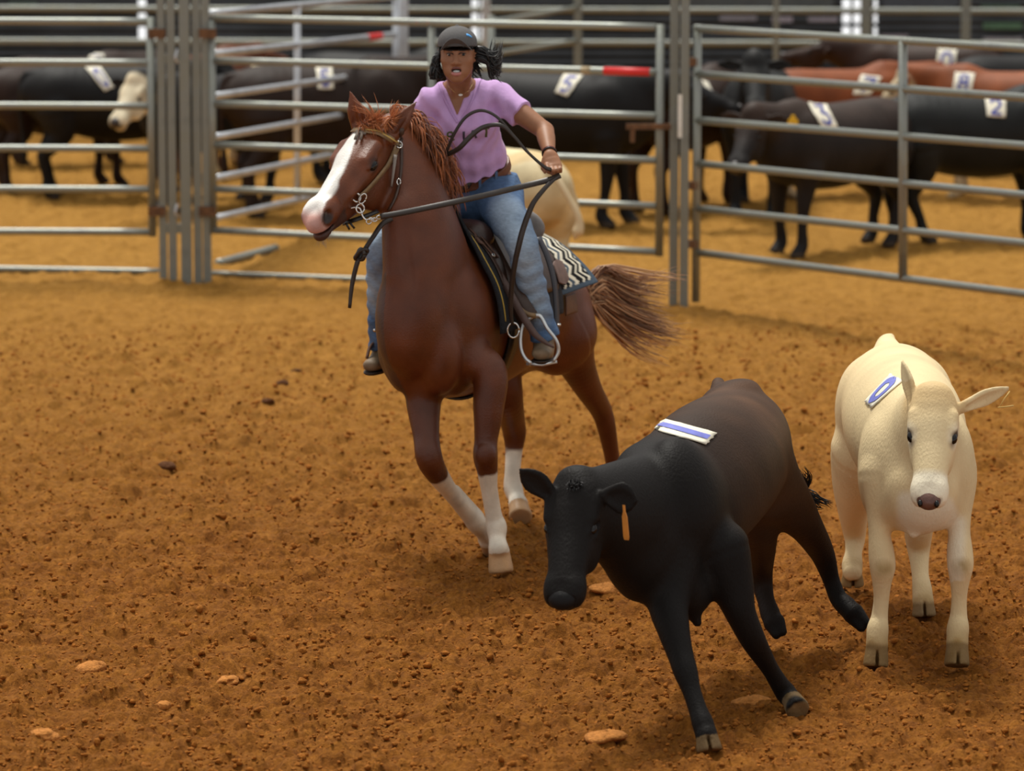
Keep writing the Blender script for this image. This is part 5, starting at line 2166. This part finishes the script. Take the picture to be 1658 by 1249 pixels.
def build_tack():
    base = HP(.35, 0, 1.40)
    # ---- patterned blanket
    cream, blk, blue = np.array([.80, .75, .60]), np.array([.012, .012, .014]), np.array([.075, .105, .14])

    def zig(u, v):
        if u > .965:
            return blue
        x = u * 15.0 + .85 * abs(((v * 11) % 1) - .5) * 2
        k = x % 3.0
        if v < .03 or v > .97:
            return blue
        if k < .55:
            return cream
        if k < 1.25:
            return blk
        if k < 1.6:
            return cream
        if k < 2.1:
            return blk
        if k < 2.5:
            return cream
        return blue if int(x / 3) % 2 else blk
    m_bl = mat('woven_blanket', (1, 1, 1), .95, bump=.4, bscale=160, attr=True, spec=.1)
    blk_t = empty('saddle_blanket', base, 'black, cream and blue zigzag woven blanket showing behind the saddle', 'saddle blanket')
    drape('cloth', .05, .98, -64, 66, .012, .012, m_bl, blk_t, 90, 120, zig, flare=lambda u, v: max(0, u - .5) / .5 * (.04 + .05 * (abs(v - .5) * 2) ** 2))
    pad = empty('saddle_pad', base, 'black felt saddle pad with yellow stitching along its front edge', 'saddle pad')
    m_pad = mat('black_felt', (.018, .020, .024), .95, var=.3, vscale=60, bump=.6, bscale=120)
    o, V, F = drape('felt', -.075, .64, -76, 80, .030, .022, m_pad, pad)
    mb = MB()
    pts = [drape_pt(-.055, math.radians(a), .054)[0] for a in range(14, 74, 3)]
    nn = [drape_pt(-.055, math.radians(a), .03)[1] for a in range(14, 74, 3)]
    mb.add(*ribbon_vf(pts, nn, .008, .003))
    mb.build('stitching', M_stitch, pad)
    # ---- saddle
    sd = empty('saddle', base, 'dark brown western saddle with grey cantle under the rider', 'saddle')
    m_grey = mat('worn_grey_leather', (.20, .185, .175), .55, var=.2, vscale=25, bump=.15, bscale=90)

    def rounded(u, v, s, a):
        e = abs(v - .5) * 2
        k = max(0, e - .75) / .25
        return s + (.5 - u) * .16 * k, a
    sk, V, F = drape('skirt', .0, .66, -58, 61, .054, .008, M_leather, sd, 22, 34, edge=rounded)
    skb = bvh_of(V, np.array([f for f in F]))
    B = Body(base - [.5, .6, .15], base + [.5, .6, .42], .007)
    AX = (HL, HB_, np.array([0, 0, 1.]))
    B.ell(HP(.10, 0, 1.485), (.185, .065, .085), AX, .03)
    B.ell(HP(.10, .10, 1.475), (.085, .068, .085), AX, .03)
    B.ell(HP(.10, -.10, 1.475), (.085, .068, .085), AX, .03)
    B.cone(HP(.16, 0, 1.475), HP(.52, 0, 1.475), .030, .035, .05, HL, .13, .17)
    V2, F2 = B.mesh(4)
    mesh_obj('seat', V2, F2, mat('glossy_dark_leather', (.045, .022, .016), .30, var=.2, vscale=20, bump=.08, bscale=60), sd)
    B = Body(base - [.5, .6, .15], base + [.5, .7, .42], .007)
    B.ell(HP(.62, 0, 1.47), (.235, .045, .115), AX, 0)
    B.ell(HP(.57, 0, 1.60), (.14, .07, .10), AX, .03, 'sub')
    B.halfcut(HP(.5, 0, 1.40), (0, 0, -1))
    mesh_obj('cantle', *B.mesh(4), m_grey, sd)
    mb = MB()
    mb.tube(spline([HP(.08, 0, 1.54), HP(.065, 0, 1.59), HP(.05, 0, 1.635)], 8), [.030, .024, .021, .020, .020, .022, .028, .034], 14)
    mb.ball(HP(.047, 0, 1.645), (.043, .040, .014), AX, 18, 8)
    mb.build('horn', M_leather, sd)
    drape('back_jockey', .58, .71, 42, 60, .068, .007, mat('worn_rose_leather', (.17, .105, .085), .6, var=.2, vscale=30), sd, 10, 14,
          edge=rounded)
    lc, V, F = drape('leather_corner', .72, .86, 67, 84, .030, .006, M_leather_mid, sd, 10, 12)
    lcb = bvh_of(V, np.array(F))
    pp = [ray_px(lcb, x, y) for x, y in ((903, 436), (910, 434), (914, 446), (907, 449))]
    if all(p[0] is not None for p in pp):
        q = [p + n * .003 for p, n in pp]
        mk = MB().add(q + [a + np.array([0, 0, 0]) - pp[0][1] * .002 for a in q], [(0, 1, 2, 3), (7, 6, 5, 4), (0, 4, 5, 1), (1, 5, 6, 2), (2, 6, 7, 3), (3, 7, 4, 0)]).build(
            'maker_patch', M_white, lc, smooth=False)
        MB().ball(sum(q) / 4 + pp[0][1] * .002, (.011, .003, .013), None, 12, 6).build('red_mark', M_red, lc)
    # fenders, stirrup leathers, stirrups on both sides
    fl = [P(790, 392, 22.36), P(806, 425, 22.30), P(826, 465, 22.235), P(846, 500, 22.20), P(858, 520, 22.20)]
    fl = spline(fl, 16)
    MB().add(*ribbon_vf(fl, [np.array([-.2, -.95, .1])] * 16, np.linspace(.075, .10, 16), .008)).build('fender', M_leather, sd)
    fr = spline([P(668, 395, 22.42), P(648, 450, 22.44), P(628, 510, 22.50), P(612, 556, 22.54)], 14)
    MB().add(*ribbon_vf(fr, [np.array([-.7, -.7, .1])] * 14, np.linspace(.06, .04, 14), .008)).build('fender', M_leather, sd)
    MB().add(*ribbon_vf(spline([P(806, 440, 22.24), P(826, 475, 22.17), P(848, 515, 22.12), P(866, 541, 22.10), P(882, 554, 22.08), P(897, 563, 22.07)], 24),
                        [np.array([-.3, -.93, .15])] * 24, np.interp(np.linspace(0, 1, 24), [0, .5, .75, 1], [.034, .034, .022, .008]), .005)).build(
        'tie_strap', mat('rose_brown_strap', (.10, .060, .050), .6, var=.2), sd)
    MB().add(*ribbon_vf(spline([P(838, 497, 22.15), P(852, 508, 22.14), P(868, 512, 22.14)], 8), [np.array([-.1, -.98, .1])] * 8, .022, .006)).build(
        'stirrup_keeper', M_leather_tan, sd)
    st = spline([P(863, 512, 22.15), P(875, 513, 22.14), P(886, 532, 22.12), P(901, 552, 22.11), P(904, 570, 22.11), P(896, 586, 22.10)], 24)
    s2 = spline([P(863, 512, 22.15), P(849, 522, 22.15), P(843, 545, 22.13), P(844, 567, 22.12), P(851, 582, 22.11), P(860, 590, 22.10)], 24)
    mb = MB()
    for p_ in (st, s2):
        mb.add(*ribbon_vf(p_, [np.array([.95, .1, .2])] * 24, np.interp(np.linspace(0, 1, 24), [0, .4, .8, 1], [.018, .030, .036, .034]), .013))
    mb.add(*ribbon_vf([P(852, 589, 22.12), P(878, 591, 22.12), P(902, 586, 22.12)], [np.array([0, .1, 1.])] * 3, .05, .012))
    mb.build('stirrup', M_alu, sd)
    mb = MB()
    s3 = spline([P(610, 548, 22.52), P(599, 562, 22.50), P(594, 580, 22.48)], 10)
    mb.add(*ribbon_vf(s3, [np.array([.9, .3, 0])] * 10, .030, .008))
    s4 = spline([P(612, 548, 22.56), P(634, 565, 22.60), P(640, 590, 22.58)], 10)
    mb.add(*ribbon_vf(s4, [np.array([.9, .3, 0])] * 10, .030, .008))
    mb.add(*ribbon_vf([P(594, 597, 22.48), P(615, 602, 22.52), P(640, 595, 22.58)], [np.array([0, .1, 1.])] * 3, .05, .010))
    mb.build('stirrup', M_leather_mid, sd)
    MB().ball(P(607, 535, 22.46), (.009, .006, .009), None, 10, 6).build('rivet', M_steel_shiny, sd)
    # back billet, cinch, rings
    MB().add(*ribbon_vf(spline([P(872, 384, 22.62), P(886, 415, 22.60), P(897, 455, 22.58), P(901, 500, 22.56), P(902, 538, 22.54)], 20),
                        [np.array([.75, -.6, .1])] * 20, .034, .006)).build('billet', mat('blue_black_leather', (.035, .035, .045), .4), sd)
    MB().tube([P(900, 527, 22.50), P(908, 526, 22.50)], .006, 8).build('buckle', M_steel_shiny, sd)
    pts, nn = [], []
    for a in range(66, 297, 6):
        c = HP(.16, 0, 1.02)
        th_ = math.radians(a)
        d = np.array([0, 0, 1.0]) * math.cos(th_) + HL * math.sin(th_)
        h = horse_bvh.ray_cast(Vector((c + d * .9).tolist()), Vector((-d).tolist()))
        if h[0] is not None:
            q = np.array(h[0])
            pts.append(q + d * .009)
            nn.append(d)
    MB().add(*ribbon_vf(pts, nn, .10, .012)).build('cinch', M_leather_black, sd)
    t = np.linspace(0, 2 * math.pi, 25)
    MB().tube([P(831, 535, 22.10) + np.array([math.cos(a) * .026, 0, math.sin(a) * .034]) for a in t], .0045, 7).build('cinch_ring', M_steel_shiny, sd)
    for (px, py), r_, m_ in (((759, 370), .019, M_brass), ((797, 414), .012, M_steel_shiny)):
        p, n_ = ray_px(skb, px, py)
        if p is None:
            p, n_ = P(px, py, 22.22), np.array([0, -1., 0])
        a1 = nrm(np.cross(n_, [0, 0, 1]))
        MB().ball(p + n_ * .006, (r_, r_, .005), (a1, np.cross(n_, a1), n_), 18, 8).build('concho', m_, sd)
    mb = MB()
    for k, (a, b) in enumerate((((760, 372), (798, 415)), ((768, 372), (806, 418)))):
        pp = [ray_px(skb, *lerp(np.array(a), np.array(b), t_)) for t_ in np.linspace(0, 1, 10)]
        pp = [x for x in pp if x[0] is not None]
        if len(pp) > 3:
            MB().add(*ribbon_vf([p + n_ * .006 for p, n_ in pp], [n_ for p, n_ in pp], .018, .004)).build('saddle_string', M_leather_mid, sd)
    # ---- bridle
    br = empty('bridle', HH, 'tan leather bridle with silver bit on the chestnut horse head', 'bridle')
    hb = horse_bvh

    def strap(name, pix, w, m_, off=.003, n=20):
        return MB().add(*strap_px(hb, pix, w, .004, off, n)).build(name, m_, br)
    bb = strap('browband', [(561, 213), (570, 212), (580, 213), (592, 214), (612, 216), (630, 223), (645, 234)], .026, M_leather_tan, .006)
    MB().add(*strap_px(hb, [(592, 213), (612, 215), (630, 222), (644, 232)], .007, .003, .012)).build('inlay', mat('ochre_rawhide', (.52, .34, .09), .6), bb)
    strap('cheekpiece', [(646, 233), (633, 258), (614, 283), (594, 306), (578, 319)], .026, M_leather_tan, .005)
    strap('crown_strap', [(645, 236), (649, 222), (650, 208)], .022, M_leather, .004)
    strap('throat_latch', [(649, 236), (650, 262), (648, 290), (642, 318), (630, 342)], .014, M_leather, .005)
    mb = MB()
    p0, n0 = ray_px(hb, 640, 252)
    e = P(634, 302, p0[1] - .05)
    mb.add(*ribbon_vf(spline([p0 + n0 * .012, lerp(p0, e, .5) + n0 * .02, e], 10), [n0] * 10, np.linspace(.017, .008, 10), .003))
    mb.build('strap_end', mat('pale_grey_strap', (.24, .20, .17), .6), br)
    mb = MB()
    for a, b in (((582, 214), (576, 229)), ((588, 214), (584, 229)), ((578, 216), (592, 220))):
        q = [ray_px(hb, *lerp(np.array(a), np.array(b), t_)) for t_ in (0, .5, 1)]
        if all(x[0] is not None for x in q):
            mb.add(*ribbon_vf([p + n_ * .012 for p, n_ in q], [n_ for p, n_ in q], .012, .005))
    mb.build('knot', mat('grey_brown_strap', (.13, .095, .07), .6), br)
    p, n_ = ray_px(hb, 645, 236)
    a1 = nrm(np.cross(n_, [0, 0, 1]))
    MB().tube([p + n_ * .014 + a1 * math.cos(a) * .013 + np.cross(n_, a1) * math.sin(a) * .016 for a in t], .0035, 7).build('buckle', M_steel_shiny, br)
    p, n_ = ray_px(hb, 647, 296)
    if p is not None:
        MB().tube([p + n_ * .012 + np.array([math.cos(a) * .008, 0, math.sin(a) * .014]) for a in t], .003, 7).build('throat_buckle', M_steel_shiny, br)
    pm, nm = ray_px(hb, 578, 326)
    yb = pm[1] - .030

    def ring(px, py, rx, rz, r_, yo=0.0, name='bit_ring', tilt=0.0):
        c = P(px, py, yb + yo)
        pts = []
        for a in t:
            x, z = math.cos(a) * rx, math.sin(a) * rz
            pts.append(c + np.array([x * math.cos(tilt) - z * math.sin(tilt), .25 * x, x * math.sin(tilt) + z * math.cos(tilt)]))
        MB().tube(pts, r_, 8).build(name, M_steel_shiny, br)
    ring(577, 320, .017, .020, .0042, tilt=.5)
    ring(587, 322, .014, .024, .0034, -.01, tilt=-.5)
    ring(583, 338, .018, .020, .0042, -.005)
    MB().tube(spline([P(566, 338, yb), P(574, 336, yb), P(583, 338, yb), P(587, 350, yb), P(593, 356, yb - .005), P(600, 353, yb - .01), P(606, 357, yb - .01)], 24), .0042, 8).build(
        'bit_shank', M_steel_shiny, br)
    ring(597, 359, .011, .011, .003, -.015, 'chain_link')
    ring(606, 356, .012, .008, .003, -.015, 'chain_link')
    ring(614, 352, .012, .008, .003, -.015, 'chain_link')
    MB().add(*ribbon_vf(spline([P(556, 362, yb + .06), P(572, 357, yb + .01), P(592, 350, yb + .02), P(612, 342, yb + .06)], 12), [np.array([-.3, -.8, .5])] * 12, .020, .006)).build(
        'curb_strap', M_leather_black, br)
    mb = MB()
    for a, b in (((566, 360), (574, 370)), ((560, 361), (566, 372))):
        mb.add(*ribbon_vf([P(*a, yb), lerp(P(*a, yb), P(*b, yb), .5) + [0, -.004, 0], P(*b, yb)], [np.array([0, -1., .2])] * 3, .010, .004))
    mb.build('curb_tie', M_leather_black, br)
    # ---- reins
    rn = empty('reins', P(905, 284, 22.05), 'dark leather reins looped up to the rider outstretched hand', 'reins')

    def rein(name, pts, w, n=40, nor=(-.15, -.95, .25), th=.006, m_=M_leather_black):
        p_ = spline([P(*q) for q in pts], n)
        if np.ndim(w):
            w = np.interp(np.linspace(0, 1, n), np.linspace(0, 1, len(w)), w)
        return MB().add(*ribbon_vf(p_, [nrm(nor)] * n, w, th)).build(name, m_, rn)
    m_r = mat('rein_leather', (.028, .019, .014), .42, var=.2, vscale=30)
    yb2 = yb - .02
    rein('rein', [(616, 351, yb2), (660, 343, yb2 + .02), (760, 322, yb2 + .12), (850, 301, 22.0), (890, 291, 22.03), (907, 284, 22.045)], .026, 40, m_=m_r)
    rein('rein_end', [(907, 284, 22.045), (898, 290, 22.03), (884, 303, 22.01), (866, 325, 22.0), (857, 343, 22.0), (847, 371, 22.0), (840, 398, 22.0), (833, 431, 22.02),
                      (828, 470, 22.05), (827, 505, 22.07), (830, 527, 22.08)], [.010, .018, .022, .026, .026, .024, .022, .014], 50, m_=m_r)
    rein('rein_loop', [(718, 250, 22.20), (724, 243, 22.15), (737, 214, 22.12), (755, 189, 22.11), (779, 179, 22.10), (804, 189, 22.08), (829, 217, 22.06), (853, 245, 22.04),
                       (880, 269, 22.03), (892, 274, 22.03)], .013, 50, th=.010, m_=m_r)
    rein('rein_loop', [(714, 254, 22.20), (741, 242, 22.10), (762, 221, 22.08), (783, 206, 22.07), (811, 203, 22.05), (832, 221, 22.04), (851, 243, 22.03), (880, 270, 22.02),
                       (892, 276, 22.03)], [.020, .022, .018, .013, .012], 50, th=.010, m_=m_r)
    rein('rein_tail', [(640, 352, 21.88), (620, 362, 21.86), (604, 384, 21.85), (592, 402, 21.85), (584, 414, 21.85), (578, 427, 21.85), (570, 462, 21.86), (566, 499, 21.86)],
         [.022, .022, .020, .020, .022, .020, .014], 40, m_=m_r)
    k_ = P(585, 412, 21.845)
    MB().tube([k_ + np.array([math.cos(a) * .026 * (1 + .2 * math.sin(2 * a)), -.012 * math.sin(a), math.sin(a) * .020 + math.cos(a) * .012]) for a in t], .0095, 8).tube(
        [k_ + np.array([math.cos(a) * .014, -.016 * math.cos(a), math.sin(a) * .024]) for a in t], .009, 8).build('knot', m_r, rn)


build_tack()
# ------------------------------------------------------------------ numbered cattle in the pen
M_coat_far = mat('cattle_coat', (1, 1, 1), .6, var=.25, vscale=6, bump=.25, bscale=70, attr=True, spec=.2)
M_nose_far = mat('dull_nose', (.03, .022, .02), .4)


def cattle(px, Y, fwd, S, coat, label, head=(0.0, -.25), face=None, legs=None, tail='down', step=(0, 0, 0, 0), far=True, nameit='cow', tag_px=None,
           group=None, patch_q=None, hz=0.98, vox=.013):
    """standing calf: fwd = where it faces, head = (turn to its left, nose pitch), coat = colour function of local coordinates"""
    B = Body((-.95, -.55, -.02), (1.35, .55, 1.42), vox)
    yl = (0, 1, 0)
    B.chain([((-.56, 0, .78), .17, .15), ((-.44, 0, .76), .235, .215), ((-.15, 0, .71), .275, .255), ((.12, 0, .70), .28, .25), ((.36, 0, .73), .26, .20),
             ((.50, 0, .72), .18, .15)], .04, yl, sub=5)
    for sg in (-1, 1):
        B.ell((.34, sg * .13, .72), (.15, .09, .22), None, .05)
        B.ell((-.42, sg * .12, .70), (.19, .11, .22), None, .05)
    ht, hp = head
    H = np.array([.82, .10 * ht, hz])
    ff = nrm([math.cos(hp) * math.cos(ht), math.cos(hp) * math.sin(ht), math.sin(hp)])
    H = np.array([.50, 0, .86]) + np.array([.30 * math.cos(ht * .6), .30 * math.sin(ht * .6), hz - .86])
    l = nrm(np.cross([0, 0, 1], ff))
    n = np.cross(ff, l)
    B.chain([((.36, 0, .82), .22, .15), ((.52, .03 * ht, .84), .18, .115), (tuple(H + ff * .02 - n * .06), .105, .085)], .04, yl, sub=5)
    B.cone((.48, 0, .60), (.42, 0, .54), .09, .05, .05)
    D = cow_head(B, H, ff, l, n, 1.0)
    for sg in (-1, 1):
        b = D(.03, sg * .085, -.07)
        cow_ear(B, b, b + nrm(l * sg + n * .1 - ff * .15) * .17 + np.array([0, 0, -.02]), ff * .7 + n * .6, .042)
    legs4 = []
    for i, (x, sg, hind) in enumerate(((.35, 1, 0), (.35, -1, 0), (-.45, 1, 1), (-.45, -1, 1))):
        d = step[i]
        y = sg * .125
        if not hind:
            ch = [((x, y * 1.0, .58), .105), ((x + .01, y, .46), .068), ((x + .02 + d * .35, y, .34), .048), ((x + .02 + d * .7, y, .20), .033),
                  ((x + .01 + d * .95, y, .09), .040), ((x + .03 + d, y, .045), .042)]
            fx = x + .05 + d
        else:
            ch = [((x, y, .66), .15), ((x + .02, y * 1.05, .50), .10), ((x - .06 + d * .3, y * 1.05, .38), .058), ((x - .10 + d * .5, y, .32), .048),
                  ((x - .07 + d * .8, y, .18), .034), ((x - .06 + d * .95, y, .09), .040), ((x - .04 + d, y, .045), .042)]
            fx = x - .02 + d
        B.chain(ch, .03, sub=4)
        legs4.append(ch)
        B.cone((fx - .015, y, .05), (fx + .01, y, .012), .040, .050, .01)
    B.halfcut((0, 0, .0), (0, 0, -1))
    if tail != 'none':
        B.chain([((-.60, 0, .93), .035), ((-.69, 0, .90), .026), ((-.72, .0, .70), .018), ((-.70, .02, .48), .016), ((-.69, .03, .34), .028), ((-.69, .03, .24), .012)], .02, sub=3)
    V, F = B.mesh(3)
    C = coat(V, V @ np.array([1, 0, 0]), V[:, 1], V[:, 2])
    if face is not None:
        rel = V - H
        fa, fb, fc = rel @ ff, rel @ l, rel @ n
        m_ = smooth_mask(np.linalg.norm(rel - ff * .22 + n * .07, axis=1), .22, .25) * smooth_mask(np.abs(fb), .085, .12)
        C = C * (1 - m_[:, None]) + np.asarray(face) * m_[:, None]
    C = C * (.85 + .3 * pnoise(V, 8, 17)[:, None])
    lowh = smooth_mask(V[:, 2], .03, .045)
    C = C * (1 - .7 * lowh[:, None]) + np.array([.07, .045, .025]) * .7 * lowh[:, None]
    fw = nrm([fwd[0], fwd[1], 0])
    lf = np.array([-fw[1], fw[0], 0])
    base = np.array([P(px, 300, Y)[0], Y, -.012])

    def Wd(p):
        p = np.asarray(p, float) * S
        return base + p[..., :1] * fw + p[..., 1:2] * lf + p[..., 2:3] * np.array([0, 0, 1.])
    VW = Wd(V)
    o = mesh_obj(nameit, VW, F, M_coat_far, base=base, col=C)
    tag(o, label, 'cow', group)
    for sg in (-1, 1):
        mb = MB()
        mb.ball((Wd(D(.187, sg * .079, -.053)[None])[0]), .019 * S, None, 10, 8)
        mb.build('eye', M_eye, o)
    mb = MB()
    mb.ball(Wd(D(.437, 0, -.038)[None])[0], .042 * S, None, 12, 8)
    mb.build('nose_pad', M_nose_far, o)
    if patch_q:
        bv = bvh_of(VW, F)
        for q, dg in patch_q:
            patch('back_number', bv, q, o, M_paper, M_ink, dg, 'white paper number patch', off=.008)
    if tag_px:
        e = Wd(D(.05, tag_px[0] * .20, -.08)[None])[0]
        ear_tag(o, P(tag_px[1], tag_px[2], e[1] - .06), .075, .10, M_tag_yellow, label='yellow ear tag')
    return o


def solid(c, dusty=0.0, legc=None, belly=None):
    c = np.array(c)

    def f(V, x, y, z):
        C = np.tile(c, (len(V), 1))
        if dusty:
            m_ = smooth_mask(-z, -1.0, -.75) * dusty
            C = C + np.array([.03, .014, .007]) * m_[:, None]
        if legc is not None:
            m_ = smooth_mask(z, .30, .36)
            C = C * (1 - m_[:, None]) + np.array(legc) * m_[:, None]
        if belly is not None:
            m_ = smooth_mask(z, .50, .56) * (z > .4)
            C = C * (1 - m_[:, None]) + np.array(belly) * m_[:, None]
        return C
    return f


def splotch(c1, c2, thr=.5, f=4, seed=3):
    def g(V, x, y, z):
        m_ = np.clip((pnoise(V, f, seed) - thr) * 8 + .5, 0, 1)
        return np.array(c1) * (1 - m_[:, None]) + np.array(c2) * m_[:, None]
    return g


BLACK, DKB, RED, CREAM = (.0085, .0080, .0085), (.022, .012, .0085), (.20, .052, .014), (.66, .55, .34)
GR = 'numbered cattle in the pen'
cattle(118, 38.9, (.95, .3), .86, solid((.028, .014, .010)), 'dark brown cow at far left, its back showing above the black numbered cow', group=GR,
       patch_q=[([(144, 96), (170, 97), (168, 88), (146, 87)], '-')])
cattle(104, 37.2, (.86, .5), .95, solid((.026, .013, .009)), 'brown-black cow with its rump at the far-left edge of the pen', group=GR, step=(.0, .05, .03, -.05))
cattle(190, 36.7, (.97, .2), 1.0, solid(BLACK), 'black cow at far left with a curved number patch on its side', head=(.3, -.5), group=GR, step=(.03, -.03, .03, -.03),
       patch_q=[([(169, 148), (185, 142), (161, 107), (139, 111)], '0')])
cattle(340, 36.0, (-.66, -.75), .98, solid(BLACK), 'black cow with a white face peering past the left posts', head=(.25, -.75), face=(.72, .63, .45), group=GR, hz=1.05)
cattle(330, 38.2, (.5, .85), .95, solid((.11, .035, .014)), 'reddish brown cow hidden behind the left post cluster', group=GR)
cattle(368, 38.4, (.4, .9), .86, splotch(CREAM, (.60, .50, .33)), 'cream cow standing behind the left end of the middle gate', group=GR)
cattle(528, 35.6, (.93, .35), 1.10, solid(DKB), 'dark brown cow behind the open gate, patch five on its back', head=(.2, -.6), group=GR, step=(-.05, .05, .05, -.05),
       patch_q=[([(515, 145), (540, 145), (538, 111), (511, 111)], '5')])
cattle(625, 37.6, (.95, -.25), 1.0, solid(BLACK), 'black cow standing between the open gate and the rider shoulder', head=(-.5, -.5), face=None, group=GR,
       patch_q=[([(545, 119), (574, 119), (572, 109), (547, 109)], '2')])
cattle(905, 35.0, (.95, -.25), 1.10, solid(BLACK), 'large black cow right of the rider with number five on its side', head=(.25, -.45), group=GR, step=(.05, -.05, .04, -.06),
       patch_q=[([(899, 150), (919, 157), (944, 123), (913, 121)], '5')])
cattle(1112, 36.0, (.55, .8), 1.0, solid((.030, .015, .010)), 'dark brown cow half hidden behind the tall post pair', group=GR,
       patch_q=[([(1150, 167), (1160, 163), (1145, 134), (1136, 131)], '-')])
cattle(1226, 35.8, (-.10, -.98), 1.06, solid((.012, .012, .012)), 'black cow facing the camera behind the calf with the yellow tag', head=(.1, -.75), group=GR, step=(.0, .05, 0, 0), hz=1.14)
cattle(1345, 33.5, (-.74, -.67), 1.03, solid((.014, .0115, .011), .8), 'black calf with yellow ear tag and number three on its shoulder', head=(.35, -.85), group=GR,
       step=(.03, -.03, .03, -.03), tag_px=(1, 1284, 186), hz=1.0, patch_q=[([(1330, 207), (1356, 207), (1334, 163), (1307, 167)], '3')])
cattle(1362, 36.8, (.93, .35), .96, solid(RED, 0, (.5, .38, .22)), 'rust red cow with number seven behind the calf with the yellow tag', group=GR,
       patch_q=[([(1380, 154), (1408, 154), (1428, 126), (1394, 122)], '7')])
cattle(1632, 36.5, (-.96, .22), .97, solid((.215, .058, .016), 0, (.5, .38, .22)), 'rust red cow with number eight near the right edge', head=(.0, -.8), face=(.6, .5, .33), group=GR,
       patch_q=[([(1543, 150), (1572, 151), (1579, 120), (1547, 118)], '8')])
cattle(1490, 39.4, (-.95, .25), .93, solid((.030, .013, .008)), 'dark brown cow along the back fence with number zero', group=GR,
       patch_q=[([(1516, 115), (1545, 116), (1550, 82), (1519, 80)], '0')])
cattle(1655, 38.4, (.9, .4), .92, solid(BLACK), 'black cow behind the numbered red cow at the right edge', group=GR)
cattle(1580, 34.1, (.95, .25), 1.04, solid((.0095, .0105, .0105)), 'black cow at the right edge with number two on its side', head=(.1, -.6), group=GR, step=(.05, -.05, -.02, .10),
       patch_q=[([(1598, 189), (1627, 191), (1629, 160), (1594, 158)], '2')])
lc = cattle(800, 30.3, (-.50, .86), 1.08, splotch((.66, .55, .33), (.58, .43, .22), .6, 9, 5), 'cream calf turned away behind the rider, tail swung to the right', tail='none')
lc['category'] = 'calf'
mb = MB()
tl = spline([P(872, 268, 29.74), P(891, 270, 29.64), P(906, 296, 29.56), P(925, 328, 29.52), P(936, 350, 29.50), P(938, 368, 29.50), P(930, 388, 29.50)], 40)
mb.tube(tl, np.interp(np.linspace(0, 1, 40), [0, .5, .75, .9, 1], [.026, .018, .024, .036, .006]), 9)
mb.build('tail', mat('cream_tail', (.66, .53, .32), .7), lc)
